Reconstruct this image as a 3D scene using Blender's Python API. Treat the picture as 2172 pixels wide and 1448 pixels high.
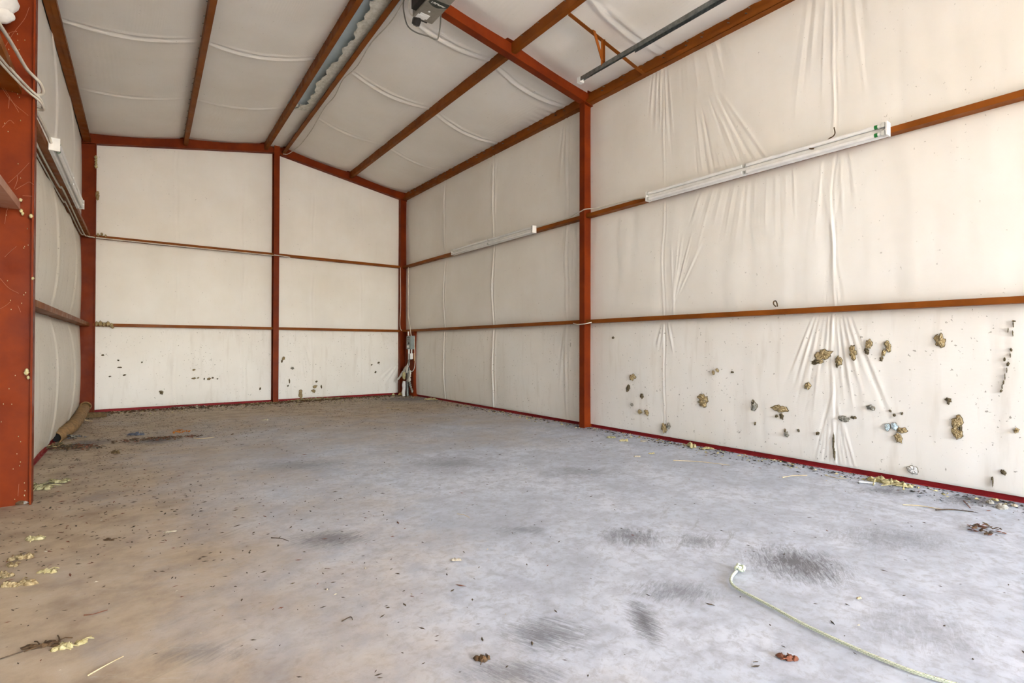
import bpy, math, random
import numpy as np
from mathutils import Vector, Matrix

# ------------------------------------------------------------------ scene
scene = bpy.context.scene
for o in list(bpy.data.objects):
    bpy.data.objects.remove(o, do_unlink=True)
col = scene.collection

# ------------------------------------------------------------------ camera
CAM = np.array([0.0, 0.0, 1.11])
FPX, YAW, PITCH, ROLL = 1094.67, 0.6418, 0.0083, 0.0019
_F = np.array([math.sin(YAW) * math.cos(PITCH), math.cos(YAW) * math.cos(PITCH), math.sin(PITCH)])
_R = np.array([math.cos(YAW), -math.sin(YAW), 0.0])
_U = np.cross(_R, _F)
CR = _R * math.cos(ROLL) + _U * math.sin(ROLL)
CU = -_R * math.sin(ROLL) + _U * math.cos(ROLL)
cam_data = bpy.data.cameras.new('camera')
cam_data.sensor_fit = 'HORIZONTAL'
cam_data.sensor_width = 36.0
cam_data.lens = FPX / 2172.0 * 36.0
cam_data.clip_start = 0.05
cam = bpy.data.objects.new('camera', cam_data)
cam.matrix_world = Matrix(((CR[0], CU[0], -_F[0], CAM[0]), (CR[1], CU[1], -_F[1], CAM[1]),
                           (CR[2], CU[2], -_F[2], CAM[2]), (0, 0, 0, 1)))
col.objects.link(cam)
scene.camera = cam

# ------------------------------------------------------------------ light
world = bpy.data.worlds.new('world'); scene.world = world
world.use_nodes = True
wn = world.node_tree.nodes; wl = world.node_tree.links
bg = wn['Background']
sky = wn.new('ShaderNodeTexSky')
sky.sky_type = 'NISHITA'; sky.sun_disc = False
sky.sun_elevation = math.radians(54); sky.sun_rotation = math.radians(160)
sky.air_density = 1.0; sky.dust_density = 2.5; sky.ozone_density = 1.0
wl.new(sky.outputs[0], bg.inputs[0]); bg.inputs[1].default_value = 0.76
sun_data = bpy.data.lights.new('sun', 'SUN'); sun_data.energy = 4.6; sun_data.angle = 0.009
sun_data.color = (1.0, 0.975, 0.94)
sun = bpy.data.objects.new('sun', sun_data); col.objects.link(sun)
sun.rotation_euler = Vector((0.12, -0.56, 0.80)).to_track_quat('Z', 'Y').to_euler()
# daylight sampling portal in the open overhead door
pd = bpy.data.lights.new('door_portal', 'AREA'); pd.shape = 'RECTANGLE'; pd.size = 4.3; pd.size_y = 4.2
pd.cycles.is_portal = True
portal = bpy.data.objects.new('door_portal', pd); col.objects.link(portal)
portal.location = (2.3, -8.02, 2.1); portal.rotation_euler = (math.radians(90), 0, 0)
scene.view_settings.view_transform = 'Standard'
scene.view_settings.look = 'None'
scene.view_settings.gamma = 1.0
scene.view_settings.use_curve_mapping = False
scene.view_settings.exposure = 2.66

# ------------------------------------------------------------------ helpers: places in the room
def ray(u, v):
    return _F + (u - 1086) / FPX * CR - (v - 724) / FPX * CU
def on_x(u, v, x):
    q = ray(u, v); return CAM + q * (x / q[0])
def on_y(u, v, y):
    q = ray(u, v); return CAM + q * (y / q[1])
def on_z(u, v, z=0.0):
    q = ray(u, v); return CAM + q * ((z - CAM[2]) / q[2])

def srgb(r, g, b):
    f = lambda c: (c / 255 / 12.92) if c / 255 <= 0.04045 else ((c / 255 + 0.055) / 1.055) ** 2.4
    return (f(r), f(g), f(b), 1.0)

# ------------------------------------------------------------------ helpers: objects
def props(o, label=None, cat=None, group=None, kind=None):
    if label: o['label'] = label
    if cat: o['category'] = cat
    if group: o['group'] = group
    if kind: o['kind'] = kind
    return o

def empty(name, loc=(0, 0, 0)):
    o = bpy.data.objects.new(name, None); col.objects.link(o); o.location = loc
    o.empty_display_size = 0.1
    return o

class MB:
    """collects verts / faces / material slots and links them as one mesh object"""
    def __init__(s): s.v = []; s.f = []; s.m = []; s.uv = None
    def add(s, vs, fs, slot=0):
        b = len(s.v); s.v += [tuple(map(float, p)) for p in vs]
        for f in fs: s.f.append(tuple(i + b for i in f)); s.m.append(slot)
        return b
    def box(s, lo, hi, slot=0):
        x0, y0, z0 = lo; x1, y1, z1 = hi
        s.add([(x0,y0,z0),(x1,y0,z0),(x1,y1,z0),(x0,y1,z0),(x0,y0,z1),(x1,y0,z1),(x1,y1,z1),(x0,y1,z1)],
              [(3,2,1,0),(4,5,6,7),(0,1,5,4),(1,2,6,5),(2,3,7,6),(3,0,4,7)], slot)
    def bar(s, p0, p1, side, up, a0, a1, b0, b1, slot=0):
        """box swept from p0 to p1; side/up vectors, extents a (side) and b (up)"""
        p0 = np.array(p0, float); p1 = np.array(p1, float); side = np.array(side, float); up = np.array(up, float)
        q = [p + side * a + up * b for p in (p0, p1) for a, b in ((a0,b0),(a1,b0),(a1,b1),(a0,b1))]
        s.add(q, [(3,2,1,0),(4,5,6,7),(0,1,5,4),(1,2,6,5),(2,3,7,6),(3,0,4,7)], slot)
    def prism(s, prof, p0, p1, side, up, slot=0):
        p0 = np.array(p0, float); p1 = np.array(p1, float); side = np.array(side, float); up = np.array(up, float)
        n = len(prof)
        q = [p + side * a + up * b for p in (p0, p1) for a, b in prof]
        fs = [tuple(range(n))[::-1], tuple(range(n, 2 * n))] + [(i, (i + 1) % n, (i + 1) % n + n, i + n) for i in range(n)]
        s.add(q, fs, slot)
    def tube(s, pts, r, n=8, slot=0, cap=True, uv=False):
        pts = [np.array(p, float) for p in pts]; k = len(pts)
        rr = r if hasattr(r, '__len__') else [r] * k
        t = [pts[min(i + 1, k - 1)] - pts[max(i - 1, 0)] for i in range(k)]
        t = [a / (np.linalg.norm(a) + 1e-9) for a in t]
        ref = np.array((0, 0, 1.0)) if abs(t[0][2]) < 0.9 else np.array((1.0, 0, 0))
        a = np.cross(t[0], ref); a /= np.linalg.norm(a)
        vs = []; us = []; L = 0
        for i in range(k):
            a = a - t[i] * (a @ t[i]); a /= (np.linalg.norm(a) + 1e-9); b = np.cross(t[i], a)
            if i: L += np.linalg.norm(pts[i] - pts[i - 1])
            for j in range(n):
                an = 2 * math.pi * j / n
                vs.append(pts[i] + (a * math.cos(an) + b * math.sin(an)) * rr[i]); us.append((L, j / n))
        fs = [(i*n+j, i*n+(j+1)%n, (i+1)*n+(j+1)%n, (i+1)*n+j) for i in range(k-1) for j in range(n)]
        if cap:                                    # caps on their own verts so the sides shade straight
            e = len(vs); vs += vs[:n] + vs[(k-1)*n:k*n]; us += us[:n] + us[(k-1)*n:k*n]
            fs += [tuple(range(e, e + n))[::-1], tuple(range(e + n, e + 2 * n))]
        s.add(vs, fs, slot)
        if uv: s.uv = us
    def blob(s, c, r, seed=0, rough=0.25, nu=10, nv=7, slot=0, rot=0.0, flat=True):
        """lumpy ellipsoid; flat = lower half squashed so it sits on a surface"""
        rnd = random.Random(seed); ph = [rnd.uniform(0, 6.3) for _ in range(8)]; vs = []
        for i in range(nv + 1):
            th = math.pi * i / nv
            for j in range(nu):
                p = 2 * math.pi * j / nu
                k = 1 + rough * (math.sin(2*p+ph[0]) * math.sin(th+ph[1]) + 0.7*math.sin(5*p+ph[2]+3*th) + 0.5*math.sin(7*th+ph[3]+2*p)) * 0.5 + rnd.uniform(-rough, rough) * 0.35
                x = math.sin(th)*math.cos(p)*r[0]*k; y = math.sin(th)*math.sin(p)*r[1]*k; z = math.cos(th)*r[2]*k
                if flat and z < 0: z *= 0.15
                X = x*math.cos(rot) - y*math.sin(rot); Y = x*math.sin(rot) + y*math.cos(rot)
                vs.append((c[0]+X, c[1]+Y, c[2]+z))
        fs = [(i*nu+j, (i+1)*nu+j, (i+1)*nu+(j+1)%nu, i*nu+(j+1)%nu) for i in range(nv) for j in range(nu)]
        s.add(vs, fs, slot)
    def build(s, name, mats, parent=None, smooth=False):
        me = bpy.data.meshes.new(name); me.from_pydata(s.v, [], s.f)
        for m in (mats if isinstance(mats, (list, tuple)) else [mats]): me.materials.append(m)
        if any(s.m): me.polygons.foreach_set('material_index', s.m)
        if smooth: me.polygons.foreach_set('use_smooth', [True] * len(s.f))
        if s.uv:
            ul = me.uv_layers.new(name='UVMap')
            idx = np.zeros(len(me.loops), dtype=np.int32); me.loops.foreach_get('vertex_index', idx)
            uv = np.array(s.uv, dtype=np.float32)[idx]
            ul.data.foreach_set('uv', uv.ravel())
        me.validate(); me.update()
        o = bpy.data.objects.new(name, me); col.objects.link(o)
        if parent is not None:
            o.parent = parent
            if parent.type == 'EMPTY':
                o.matrix_parent_inverse = Matrix.Translation(-Vector(parent.location))
        return o

def smooth_path(pts, n=8):
    """Catmull-Rom through the points"""
    P = [np.array(p, float) for p in pts]; P = [2*P[0]-P[1]] + P + [2*P[-1]-P[-2]]; out = []
    for i in range(1, len(P) - 2):
        for k in range(n):
            t = k / n
            out.append(0.5*((2*P[i]) + (P[i+1]-P[i-1])*t + (2*P[i-1]-5*P[i]+4*P[i+1]-P[i+2])*t*t + (3*P[i]-P[i-1]-3*P[i+1]+P[i+2])*t**3))
    out.append(P[-2]); return out

# ------------------------------------------------------------------ materials
def new_mat(name, rough=0.5, spec=0.5, metal=0.0):
    m = bpy.data.materials.new(name); m.use_nodes = True
    b = m.node_tree.nodes['Principled BSDF']
    b.inputs['Roughness'].default_value = rough; b.inputs['Metallic'].default_value = metal
    b.inputs['Specular IOR Level'].default_value = spec
    return m, m.node_tree.nodes, m.node_tree.links, b

def N(nodes, typ, **kw):
    n = nodes.new(typ)
    for k, v in kw.items():
        if k in n.inputs: n.inputs[k].default_value = v
        else: setattr(n, k, v)
    return n

def coords(nodes, links, scale=(1,1,1), rot=(0,0,0), kind='Object', loc=(0,0,0)):
    tc = nodes.new('ShaderNodeTexCoord'); mp = nodes.new('ShaderNodeMapping')
    mp.inputs['Scale'].default_value = scale; mp.inputs['Rotation'].default_value = rot; mp.inputs['Location'].default_value = loc
    links.new(tc.outputs[kind], mp.inputs[0]); return mp.outputs[0]

def noise(nodes, links, vec, scale, detail=4, rough=0.55, dist=0.0):
    n = N(nodes, 'ShaderNodeTexNoise', Scale=scale, Detail=detail, Roughness=rough, Distortion=dist)
    links.new(vec, n.inputs['Vector']); return n.outputs['Fac']

def ramp(nodes, links, fac, stops, interp='LINEAR'):
    r = nodes.new('ShaderNodeValToRGB'); r.color_ramp.interpolation = interp
    e = r.color_ramp.elements
    while len(e) > 1: e.remove(e[-1])
    e[0].position, e[0].color = stops[0]
    for p, c in stops[1:]:
        x = e.new(p); x.color = c
    links.new(fac, r.inputs[0]); return r.outputs[0]

def mix(nodes, links, fac, a, b, mode='MIX'):
    n = nodes.new('ShaderNodeMix'); n.data_type = 'RGBA'; n.blend_type = mode
    for s, i in ((fac, 0), (a, 6), (b, 7)):
        if hasattr(s, 'is_linked'): links.new(s, n.inputs[i])
        else: n.inputs[i].default_value = s
    return n.outputs[2]

def math_n(nodes, links, op, a, b=None, c=None, clamp=False):
    n = nodes.new('ShaderNodeMath'); n.operation = op; n.use_clamp = clamp
    for i, s in enumerate((a, b, c)):
        if s is None: continue
        if hasattr(s, 'is_linked'): links.new(s, n.inputs[i])
        else: n.inputs[i].default_value = s
    return n.outputs[0]

def bump(nodes, links, bsdf, h, strength=0.3, dist=0.01):
    b = N(nodes, 'ShaderNodeBump', Strength=strength, Distance=dist)
    links.new(h, b.inputs['Height']); links.new(b.outputs[0], bsdf.inputs['Normal'])

BLK = (0, 0, 0, 1); WHT = (1, 1, 1, 1)

def steel_mat(name, c1, c2, dust, rough=0.42):
    m, n, l, b = new_mat(name, rough, 0.10)
    v = coords(n, l)
    base = ramp(n, l, noise(n, l, v, 3.2, 6, 0.6), [(0.3, c1), (0.72, c2)])
    fine = noise(n, l, v, 90, 3, 0.7)
    base = mix(n, l, ramp(n, l, fine, [(0.70, BLK), (0.78, (0.14, 0.14, 0.14, 1))]), base, dust)
    l.new(base, b.inputs['Base Color'])
    l.new(ramp(n, l, noise(n, l, v, 8, 4), [(0.3, (0.32,)*3 + (1,)), (0.7, (0.6,)*3 + (1,))]), b.inputs['Roughness'])
    bump(n, l, b, noise(n, l, v, 140, 3), 0.12, 0.002)
    return m

M = {}
M['steel'] = steel_mat('red_oxide_primer', srgb(104, 38, 15), srgb(134, 54, 14), srgb(160, 106, 78))
M['steel2'] = steel_mat('brown_primer', srgb(122, 65, 21), srgb(148, 82, 27), srgb(180, 130, 90))
M['trim'] = steel_mat('sky_tinted_red_primer', srgb(128, 30, 34), srgb(150, 42, 44), srgb(205, 165, 150))  # same red primer, with the blue sky light mixed into its colour
M['girt_pale'] = steel_mat('faded_primer', srgb(176, 128, 106), srgb(192, 146, 122), srgb(215, 190, 170))

def vinyl_mat(name, dirt, base=(248, 245, 239), lowz=None):
    m, n, l, b = new_mat(name, 0.42, 0.35)
    v = coords(n, l)
    c = ramp(n, l, noise(n, l, v, 1.1, 5, 0.55), [(0.3, srgb(base[0]-9, base[1]-11, base[2]-14)), (0.7, srgb(*base))])
    # fine specks of dirt
    sp = noise(n, l, v, 34, 3, 0.6); big = noise(n, l, v, 2.3, 3)
    thr = math_n(n, l, 'ADD', sp, math_n(n, l, 'MULTIPLY', big, 0.16))
    mask = ramp(n, l, thr, [(0.79 - dirt * 0.045, BLK), (0.82 - dirt * 0.045, WHT)])
    mask = math_n(n, l, 'MULTIPLY', mask, 0.35 + 0.45 * dirt, clamp=True)
    c = mix(n, l, mask, c, srgb(122, 112, 94))
    # soft vertical grime
    vs = coords(n, l, (5, 5, 0.7))
    g = ramp(n, l, noise(n, l, vs, 2.0, 4), [(0.55, BLK), (0.85, (0.35 * dirt,) * 3 + (1,))])
    c = mix(n, l, g, c, srgb(168, 150, 120))
    l.new(c, b.inputs['Base Color'])
    w = N(n, 'ShaderNodeTexWave', Scale=55.0, Distortion=0.6, Detail=1.0); w.bands_direction = 'Z'
    l.new(v, w.inputs['Vector'])
    bump(n, l, b, math_n(n, l, 'ADD', math_n(n, l, 'MULTIPLY', w.outputs['Fac'], 0.3), noise(n, l, v, 14, 4)), 0.10, 0.012)
    return m
M['vinyl'] = vinyl_mat('white_vinyl_facing', 0.12)
M['vinyl_dirty'] = vinyl_mat('dirty_white_vinyl_facing', 0.75)
M['vinyl_left'] = vinyl_mat('grimy_white_vinyl_facing', 1.0, (236, 230, 218))
M['vinyl_roof'] = vinyl_mat('roof_vinyl_facing', 0.05, (247, 243, 236))

def plain(name, c, rough=0.5, metal=0.0, c2=None, scale=12, bmp=0.0, spec=0.5):
    m, n, l, b = new_mat(name, rough, spec, metal)
    v = coords(n, l); c2 = c2 or tuple(max(0, x - 14) for x in c)
    f = noise(n, l, v, scale, 4)
    l.new(ramp(n, l, f, [(0.3, srgb(*c2)), (0.7, srgb(*c))]), b.inputs['Base Color'])
    if bmp: bump(n, l, b, f, bmp, 0.01)
    return m
M['white_enamel'] = plain('white_enamel', (248, 247, 243), 0.45)
M['tube'] = plain('white_tube_glass', (250, 249, 246), 0.3)
M['green'] = plain('green_tube_band', (30, 130, 60), 0.4)
M['socket'] = plain('lamp_socket_plastic', (214, 214, 208), 0.4)
M['galv'] = plain('galvanised_steel', (150, 156, 154), 0.36, 0.75, (112, 118, 116), 30)
M['galv_blue'] = plain('bare_ridge_metal', (212, 226, 230), 0.5, 0.0, (190, 206, 212), 3)
M['sheet_metal'] = plain('outer_sheet_metal', (170, 168, 162), 0.5, 0.3)
M['wire'] = plain('white_cable_sheath', (226, 220, 206), 0.45, 0, (196, 188, 172))
M['wire_grey'] = plain('grey_cable_sheath', (120, 116, 106), 0.5)
M['dark'] = plain('black_plastic', (34, 30, 28), 0.4)
M['opener_grey'] = plain('warm_grey_enamel', (142, 136, 124), 0.4, 0, (126, 120, 108), 20)
M['opener_badge'] = plain('dark_badge', (58, 62, 56), 0.3)
M['print_white'] = plain('white_print', (240, 240, 236), 0.5)
M['panel_grey'] = plain('panel_grey_enamel', (150, 160, 158), 0.4)
M['fiber'] = plain('tan_fibreglass', (204, 184, 142), 0.95, 0, (132, 108, 70), 75, 0.9, 0.1)
M['fiber_pale'] = plain('pale_yellow_fibreglass', (214, 204, 160), 0.95, 0, (164, 148, 98), 45, 0.9, 0.1)
M['fiber_moss'] = plain('yellow_green_fibreglass', (192, 184, 142), 0.95, 0, (132, 120, 80), 45, 0.9, 0.1)
M['fiber_grey'] = plain('grey_fibreglass', (176, 174, 164), 0.95, 0, (120, 112, 96), 60, 0.9, 0.1)
M['hole'] = plain('dark_torn_edge', (126, 112, 86), 0.95, 0, (78, 68, 50), 80, 0.5, 0.1)
M['flap'] = plain('torn_vinyl_flap', (220, 216, 206), 0.5)
M['foam'] = plain('cream_spray_foam', (222, 196, 132), 0.8, 0, (190, 150, 80), 30, 0.5)
M['white_foam'] = plain('white_foam', (226, 224, 220), 0.7, 0, (205, 202, 198), 14, 0.2)
M['wood'] = plain('weathered_wood', (120, 96, 62), 0.9, 0, (78, 60, 36), 30, 0.6)
M['wood_tan'] = plain('tan_plywood', (208, 160, 104), 0.8)
M['hose'] = plain('brown_drain_hose', (166, 128, 82), 0.75, 0, (118, 92, 58), 18, 0.3)
M['hose_in'] = plain('bore_shade', (24, 20, 16), 0.9)
M['leaf'] = plain('dry_brown_leaf', (112, 84, 52), 0.9, 0, (62, 46, 30), 40, 0.6)
M['leaf_red'] = plain('red_brown_leaf', (140, 84, 60), 0.9, 0, (84, 56, 40), 40, 0.6)
M['orange'] = plain('orange_dry_leaf', (206, 128, 40), 0.9, 0, (150, 84, 20), 40, 0.6)
M['rag'] = plain('blue_grey_rag', (112, 116, 128), 0.95, 0, (72, 76, 90), 30, 0.6)
M['straw'] = plain('dry_straw', (218, 202, 168), 0.85, 0, (180, 158, 118), 20)
M['twig'] = plain('dark_twig', (96, 78, 60), 0.9, 0, (58, 46, 36), 30)
M['chip'] = plain('dark_dirt_chip', (92, 76, 56), 0.95, 0, (48, 40, 30), 60)
M['pale_chip'] = plain('pale_dirt_chip', (206, 196, 176), 0.9, 0, (160, 146, 122), 60)
M['stone'] = plain('pale_stone', (190, 186, 174), 0.9, 0, (140, 134, 122), 20, 0.4)
M['web'] = plain('cobweb', (176, 120, 90), 0.9)
M['bark'] = plain('dark_soil', (70, 62, 50), 0.98, 0, (40, 36, 30), 60, 0.8)

def rope_mat():
    m, n, l, b = new_mat('green_white_braided_rope', 0.8, 0.2)
    tc = n.new('ShaderNodeTexCoord'); sx = n.new('ShaderNodeSeparateXYZ'); l.new(tc.outputs['UV'], sx.inputs[0])
    a = math_n(n, l, 'FRACT', math_n(n, l, 'ADD', math_n(n, l, 'MULTIPLY', sx.outputs[0], 38.0), sx.outputs[1]))
    braid = math_n(n, l, 'FRACT', math_n(n, l, 'ADD', math_n(n, l, 'MULTIPLY', sx.outputs[0], 110.0), math_n(n, l, 'MULTIPLY', sx.outputs[1], 3.0)))
    c = ramp(n, l, braid, [(0.0, srgb(206, 222, 182)), (0.3, srgb(240, 246, 226)), (0.75, srgb(242, 247, 230)), (1.0, srgb(200, 218, 172))])
    tick = math_n(n, l, 'MULTIPLY', math_n(n, l, 'LESS_THAN', a, 0.12),
                  math_n(n, l, 'GREATER_THAN', math_n(n, l, 'FRACT', math_n(n, l, 'MULTIPLY', sx.outputs[1], 4.0)), 0.45))
    c = mix(n, l, tick, c, srgb(60, 78, 60))
    l.new(c, b.inputs['Base Color']); bump(n, l, b, braid, 0.6, 0.003)
    return m
M['rope'] = rope_mat()

def concrete_mat():
    m, n, l, b = new_mat('stained_concrete', 0.62, 0.3)
    v = coords(n, l)
    n1 = noise(n, l, v, 1.3, 8, 0.62, 0.3); n2 = noise(n, l, v, 7.0, 8, 0.65); n3 = noise(n, l, v, 60, 4, 0.7)
    c = ramp(n, l, n1, [(0.30, srgb(174, 180, 190)), (0.5, srgb(197, 203, 214)), (0.72, srgb(216, 220, 229))])
    c = mix(n, l, ramp(n, l, n2, [(0.36, (0.75,)*3 + (1,)), (0.56, BLK)]), c, srgb(168, 172, 182))
    c = mix(n, l, ramp(n, l, noise(n, l, v, 22, 7, 0.75, 0.4), [(0.38, (0.6,)*3 + (1,)), (0.52, BLK)]), c, srgb(160, 162, 168))
    # tracked-in brown soil, thickest by the left and back walls
    sx = n.new('ShaderNodeSeparateXYZ'); l.new(v, sx.inputs[0])
    left = math_n(n, l, 'MULTIPLY', math_n(n, l, 'SUBTRACT', 1.55, sx.outputs[0]), 0.50)
    back = math_n(n, l, 'MULTIPLY', math_n(n, l, 'SUBTRACT', sx.outputs[1], 4.6), 0.18)
    d = math_n(n, l, 'MAXIMUM', left, back)
    d = math_n(n, l, 'ADD', d, math_n(n, l, 'MULTIPLY', math_n(n, l, 'SUBTRACT', noise(n, l, v, 0.9, 7, 0.65), 0.5), 1.5))
    d = math_n(n, l, 'ADD', d, math_n(n, l, 'MULTIPLY', math_n(n, l, 'SUBTRACT', n2, 0.5), 0.5))
    dm = ramp(n, l, d, [(0.0, BLK), (0.75, (0.86,)*3 + (1,)), (1.0, (0.94,)*3 + (1,))])
    soil = ramp(n, l, noise(n, l, v, 4.0, 6, 0.65), [(0.3, srgb(146, 124, 98)), (0.55, srgb(182, 162, 134)), (0.75, srgb(196, 180, 156))])
    c = mix(n, l, dm, c, soil)
    # dark rubber / oil scuffs, each a smear with its own place and direction
    streak_src = noise(n, l, v, 5.0, 6, 0.7, 1.2)
    for (u, w, du, dv, ang, st, sk) in SCUFFS:
        p = on_z(u, w); q = on_z(u + du, w); r_ = on_z(u, w + dv)
        st = min(1.0, st * 1.25)
        rx = 1.2 * max(0.06, float(np.linalg.norm(q - p))); ry = 1.25 * max(0.05, float(np.linalg.norm(r_ - p)))
        dirang = math.atan2(q[1] - p[1], q[0] - p[0])
        mp = n.new('ShaderNodeMapping'); mp.vector_type = 'TEXTURE'
        mp.inputs['Location'].default_value = (p[0], p[1], 0); mp.inputs['Rotation'].default_value = (0, 0, dirang)
        mp.inputs['Scale'].default_value = (rx, ry, 1); l.new(v, mp.inputs[0])
        ln = n.new('ShaderNodeVectorMath'); ln.operation = 'LENGTH'; l.new(mp.outputs[0], ln.inputs[0])
        fall = math_n(n, l, 'SUBTRACT', 1.0, ln.outputs['Value'])
        m2 = n.new('ShaderNodeMapping'); m2.vector_type = 'TEXTURE'
        m2.inputs['Rotation'].default_value = (0, 0, math.radians(ang)); m2.inputs['Scale'].default_value = (1.0, sk * 0.55, 1); l.new(v, m2.inputs[0])
        s1 = noise(n, l, m2.outputs[0], 9.0, 9, 0.82, 1.2)
        k = math_n(n, l, 'ADD', math_n(n, l, 'MULTIPLY', fall, 0.85), math_n(n, l, 'MULTIPLY', math_n(n, l, 'SUBTRACT', s1, 0.5), 2.4))
        k = math_n(n, l, 'MULTIPLY', ramp(n, l, k, [(0.22, BLK), (0.80, WHT)]), math_n(n, l, 'MULTIPLY', math_n(n, l, 'MAXIMUM', fall, 0.0), 2.2, clamp=True))
        c = mix(n, l, math_n(n, l, 'MULTIPLY', k, st), c, srgb(104, 104, 108))
    # broad brushed streaks from dragging and sweeping
    for ang, sc_, lo, col_ in ((22, 2.2, 0.57, (118, 114, 110)), (-35, 3.1, 0.60, (205, 205, 206)), (70, 4.0, 0.61, (120, 116, 112))):
        m2 = n.new('ShaderNodeMapping'); m2.vector_type = 'TEXTURE'
        m2.inputs['Rotation'].default_value = (0, 0, math.radians(ang)); m2.inputs['Scale'].default_value = (1.0, 0.16, 1); l.new(v, m2.inputs[0])
        s1 = noise(n, l, m2.outputs[0], sc_, 8, 0.72, 0.6)
        s1 = math_n(n, l, 'MULTIPLY', ramp(n, l, s1, [(lo, BLK), (lo + 0.14, WHT)]), ramp(n, l, noise(n, l, v, 0.8, 3), [(0.42, BLK), (0.62, WHT)]))
        c = mix(n, l, math_n(n, l, 'MULTIPLY', s1, 0.55), c, srgb(*col_))
    # specks
    c = mix(n, l, ramp(n, l, n3, [(0.68, BLK), (0.74, (0.5,)*3 + (1,))]), c, srgb(112, 104, 94))
    c = mix(n, l, ramp(n, l, noise(n, l, coords(n, l, loc=(7, 3, 0)), 26, 5, 0.75), [(0.70, BLK), (0.76, (0.6,)*3 + (1,))]), c, srgb(214, 212, 206))
    l.new(c, b.inputs['Base Color'])
    bump(n, l, b, math_n(n, l, 'ADD', n2, math_n(n, l, 'MULTIPLY', n3, 0.4)), 0.22, 0.008)
    return m
# (pixel-measured centre, half sizes, streak angle, strength, streak narrowness)
SCUFFS = [(1690, 1192, 130, 52, 35, 0.78, 0.35), (1365, 1312, 46, 62, 100, 0.75, 0.3), (1430, 1250, 120, 30, 20, 0.5, 0.3),
          (1160, 1340, 130, 55, 115, 0.62, 0.22), (1090, 1425, 150, 40, 110, 0.55, 0.25), (1340, 1135, 90, 26, 40, 0.6, 0.5),
          (700, 1140, 110, 26, 15, 0.62, 0.4), (1480, 1145, 70, 22, 30, 0.55, 0.5), (1880, 1140, 170, 26, 15, 0.36, 0.4),
          (1950, 1330, 160, 60, 20, 0.28, 0.35), (2080, 1060, 130, 14, 0, 0.9, 0.8), (1880, 1040, 90, 10, 0, 0.6, 0.8),
          (640, 985, 140, 16, 5, 0.4, 0.6), (960, 980, 120, 20, 5, 0.35, 0.6), (330, 935, 70, 9, 5, 0.75, 0.7),
          (180, 940, 60, 14, 5, 0.7, 0.8), (880, 846, 130, 8, 0, 0.75, 0.7), (1280, 905, 120, 12, 5, 0.55, 0.7),
          (1230, 1000, 120, 18, 5, 0.35, 0.5), (420, 1385, 140, 26, 25, 0.35, 0.4), (1110, 1120, 80, 14, 10, 0.4, 0.5)]
M['concrete'] = concrete_mat()
M['apron'] = plain('sunlit_caliche', (212, 196, 166), 0.9, 0, (194, 178, 148), 2.0, 0.3)

# ------------------------------------------------------------------ dimensions (metres)
XG, XW, XS = 5.03, 5.125, 5.19            # right wall: girt face, insulation plane, sheeting
YG, YW, YS = 10.88, 10.975, 11.04         # back wall
YF = -8.0                                  # front wall, unseen; set far back to even out the light
YN = -0.8                                  # next frame line, behind the viewer
YM = 5.05                                  # main frame line
def XLG(y): return -0.585 + (y - 5.6) * 0.019     # left wall girt face (the bay is not quite square)
RIDGE = 2.31; ZR = 4.885; SL = 0.172
def zb(x): return ZR - SL * abs(x - RIDGE)        # underside of the rafters
def zc(x): return zb(x) + 0.185                   # top of rafters / roof insulation edge
Z1B, Z1T, Z2B, Z2T = 1.418, 1.468, 2.868, 2.917
ZE = 4.425                                        # bottom of eave strut

# ------------------------------------------------------------------ structure: floor, ground, shells
mb = MB()
nx, ny = 60, 150
X = np.linspace(-0.80, 5.25, nx); Y = np.linspace(YF, 11.1, ny)
g = [(x, y, 0.004 * math.sin(1.7 * x + 0.6 * y) * math.sin(0.9 * y - 0.5) - 0.004) for y in Y for x in X]
mb.add(g, [(j*nx+i, j*nx+i+1, (j+1)*nx+i+1, (j+1)*nx+i) for j in range(ny-1) for i in range(nx-1)])
mb.box((-0.80, YF, -0.2), (5.25, 11.1, -0.03))
floor = mb.build('floor', M['concrete'], smooth=True); props(floor, 'stained grey concrete slab with brown dirt along the walls', 'floor', kind='structure')

mb = MB(); mb.box((-60, -60, -0.12), (60, 60, -0.06))
props(mb.build('ground', M['apron']), 'pale dry ground outside the open door', 'ground', kind='structure')

XLO = -0.86
mb = MB(); mb.box((XS, YF, -0.1), (XS + 0.04, 11.1, 4.75))
wall_right = props(mb.build('wall_right', M['sheet_metal']), 'long right wall faced with white vinyl insulation', 'wall', kind='structure')
mb = MB(); mb.add([(XLO,YS,-.1),(5.25,YS,-.1),(5.25,YS,4.75),(RIDGE,YS,5.3),(XLO,YS,4.75),(XLO,YS+.04,-.1),(5.25,YS+.04,-.1),(5.25,YS+.04,4.75),(RIDGE,YS+.04,5.3),(XLO,YS+.04,4.75)],
   [(0,1,2,3,4),(9,8,7,6,5),(0,5,6,1),(1,6,7,2),(2,7,8,3),(3,8,9,4),(4,9,5,0)])
wall_back = props(mb.build('wall_back', M['sheet_metal']), 'gabled end wall faced with white vinyl insulation', 'wall', kind='structure')
mb = MB(); mb.box((XLO - 0.04, YF, -0.1), (XLO, 11.1, 4.75))
wall_left = props(mb.build('wall_left', M['sheet_metal']), 'left wall faced with grimy bulging vinyl insulation', 'wall', kind='structure')
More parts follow.
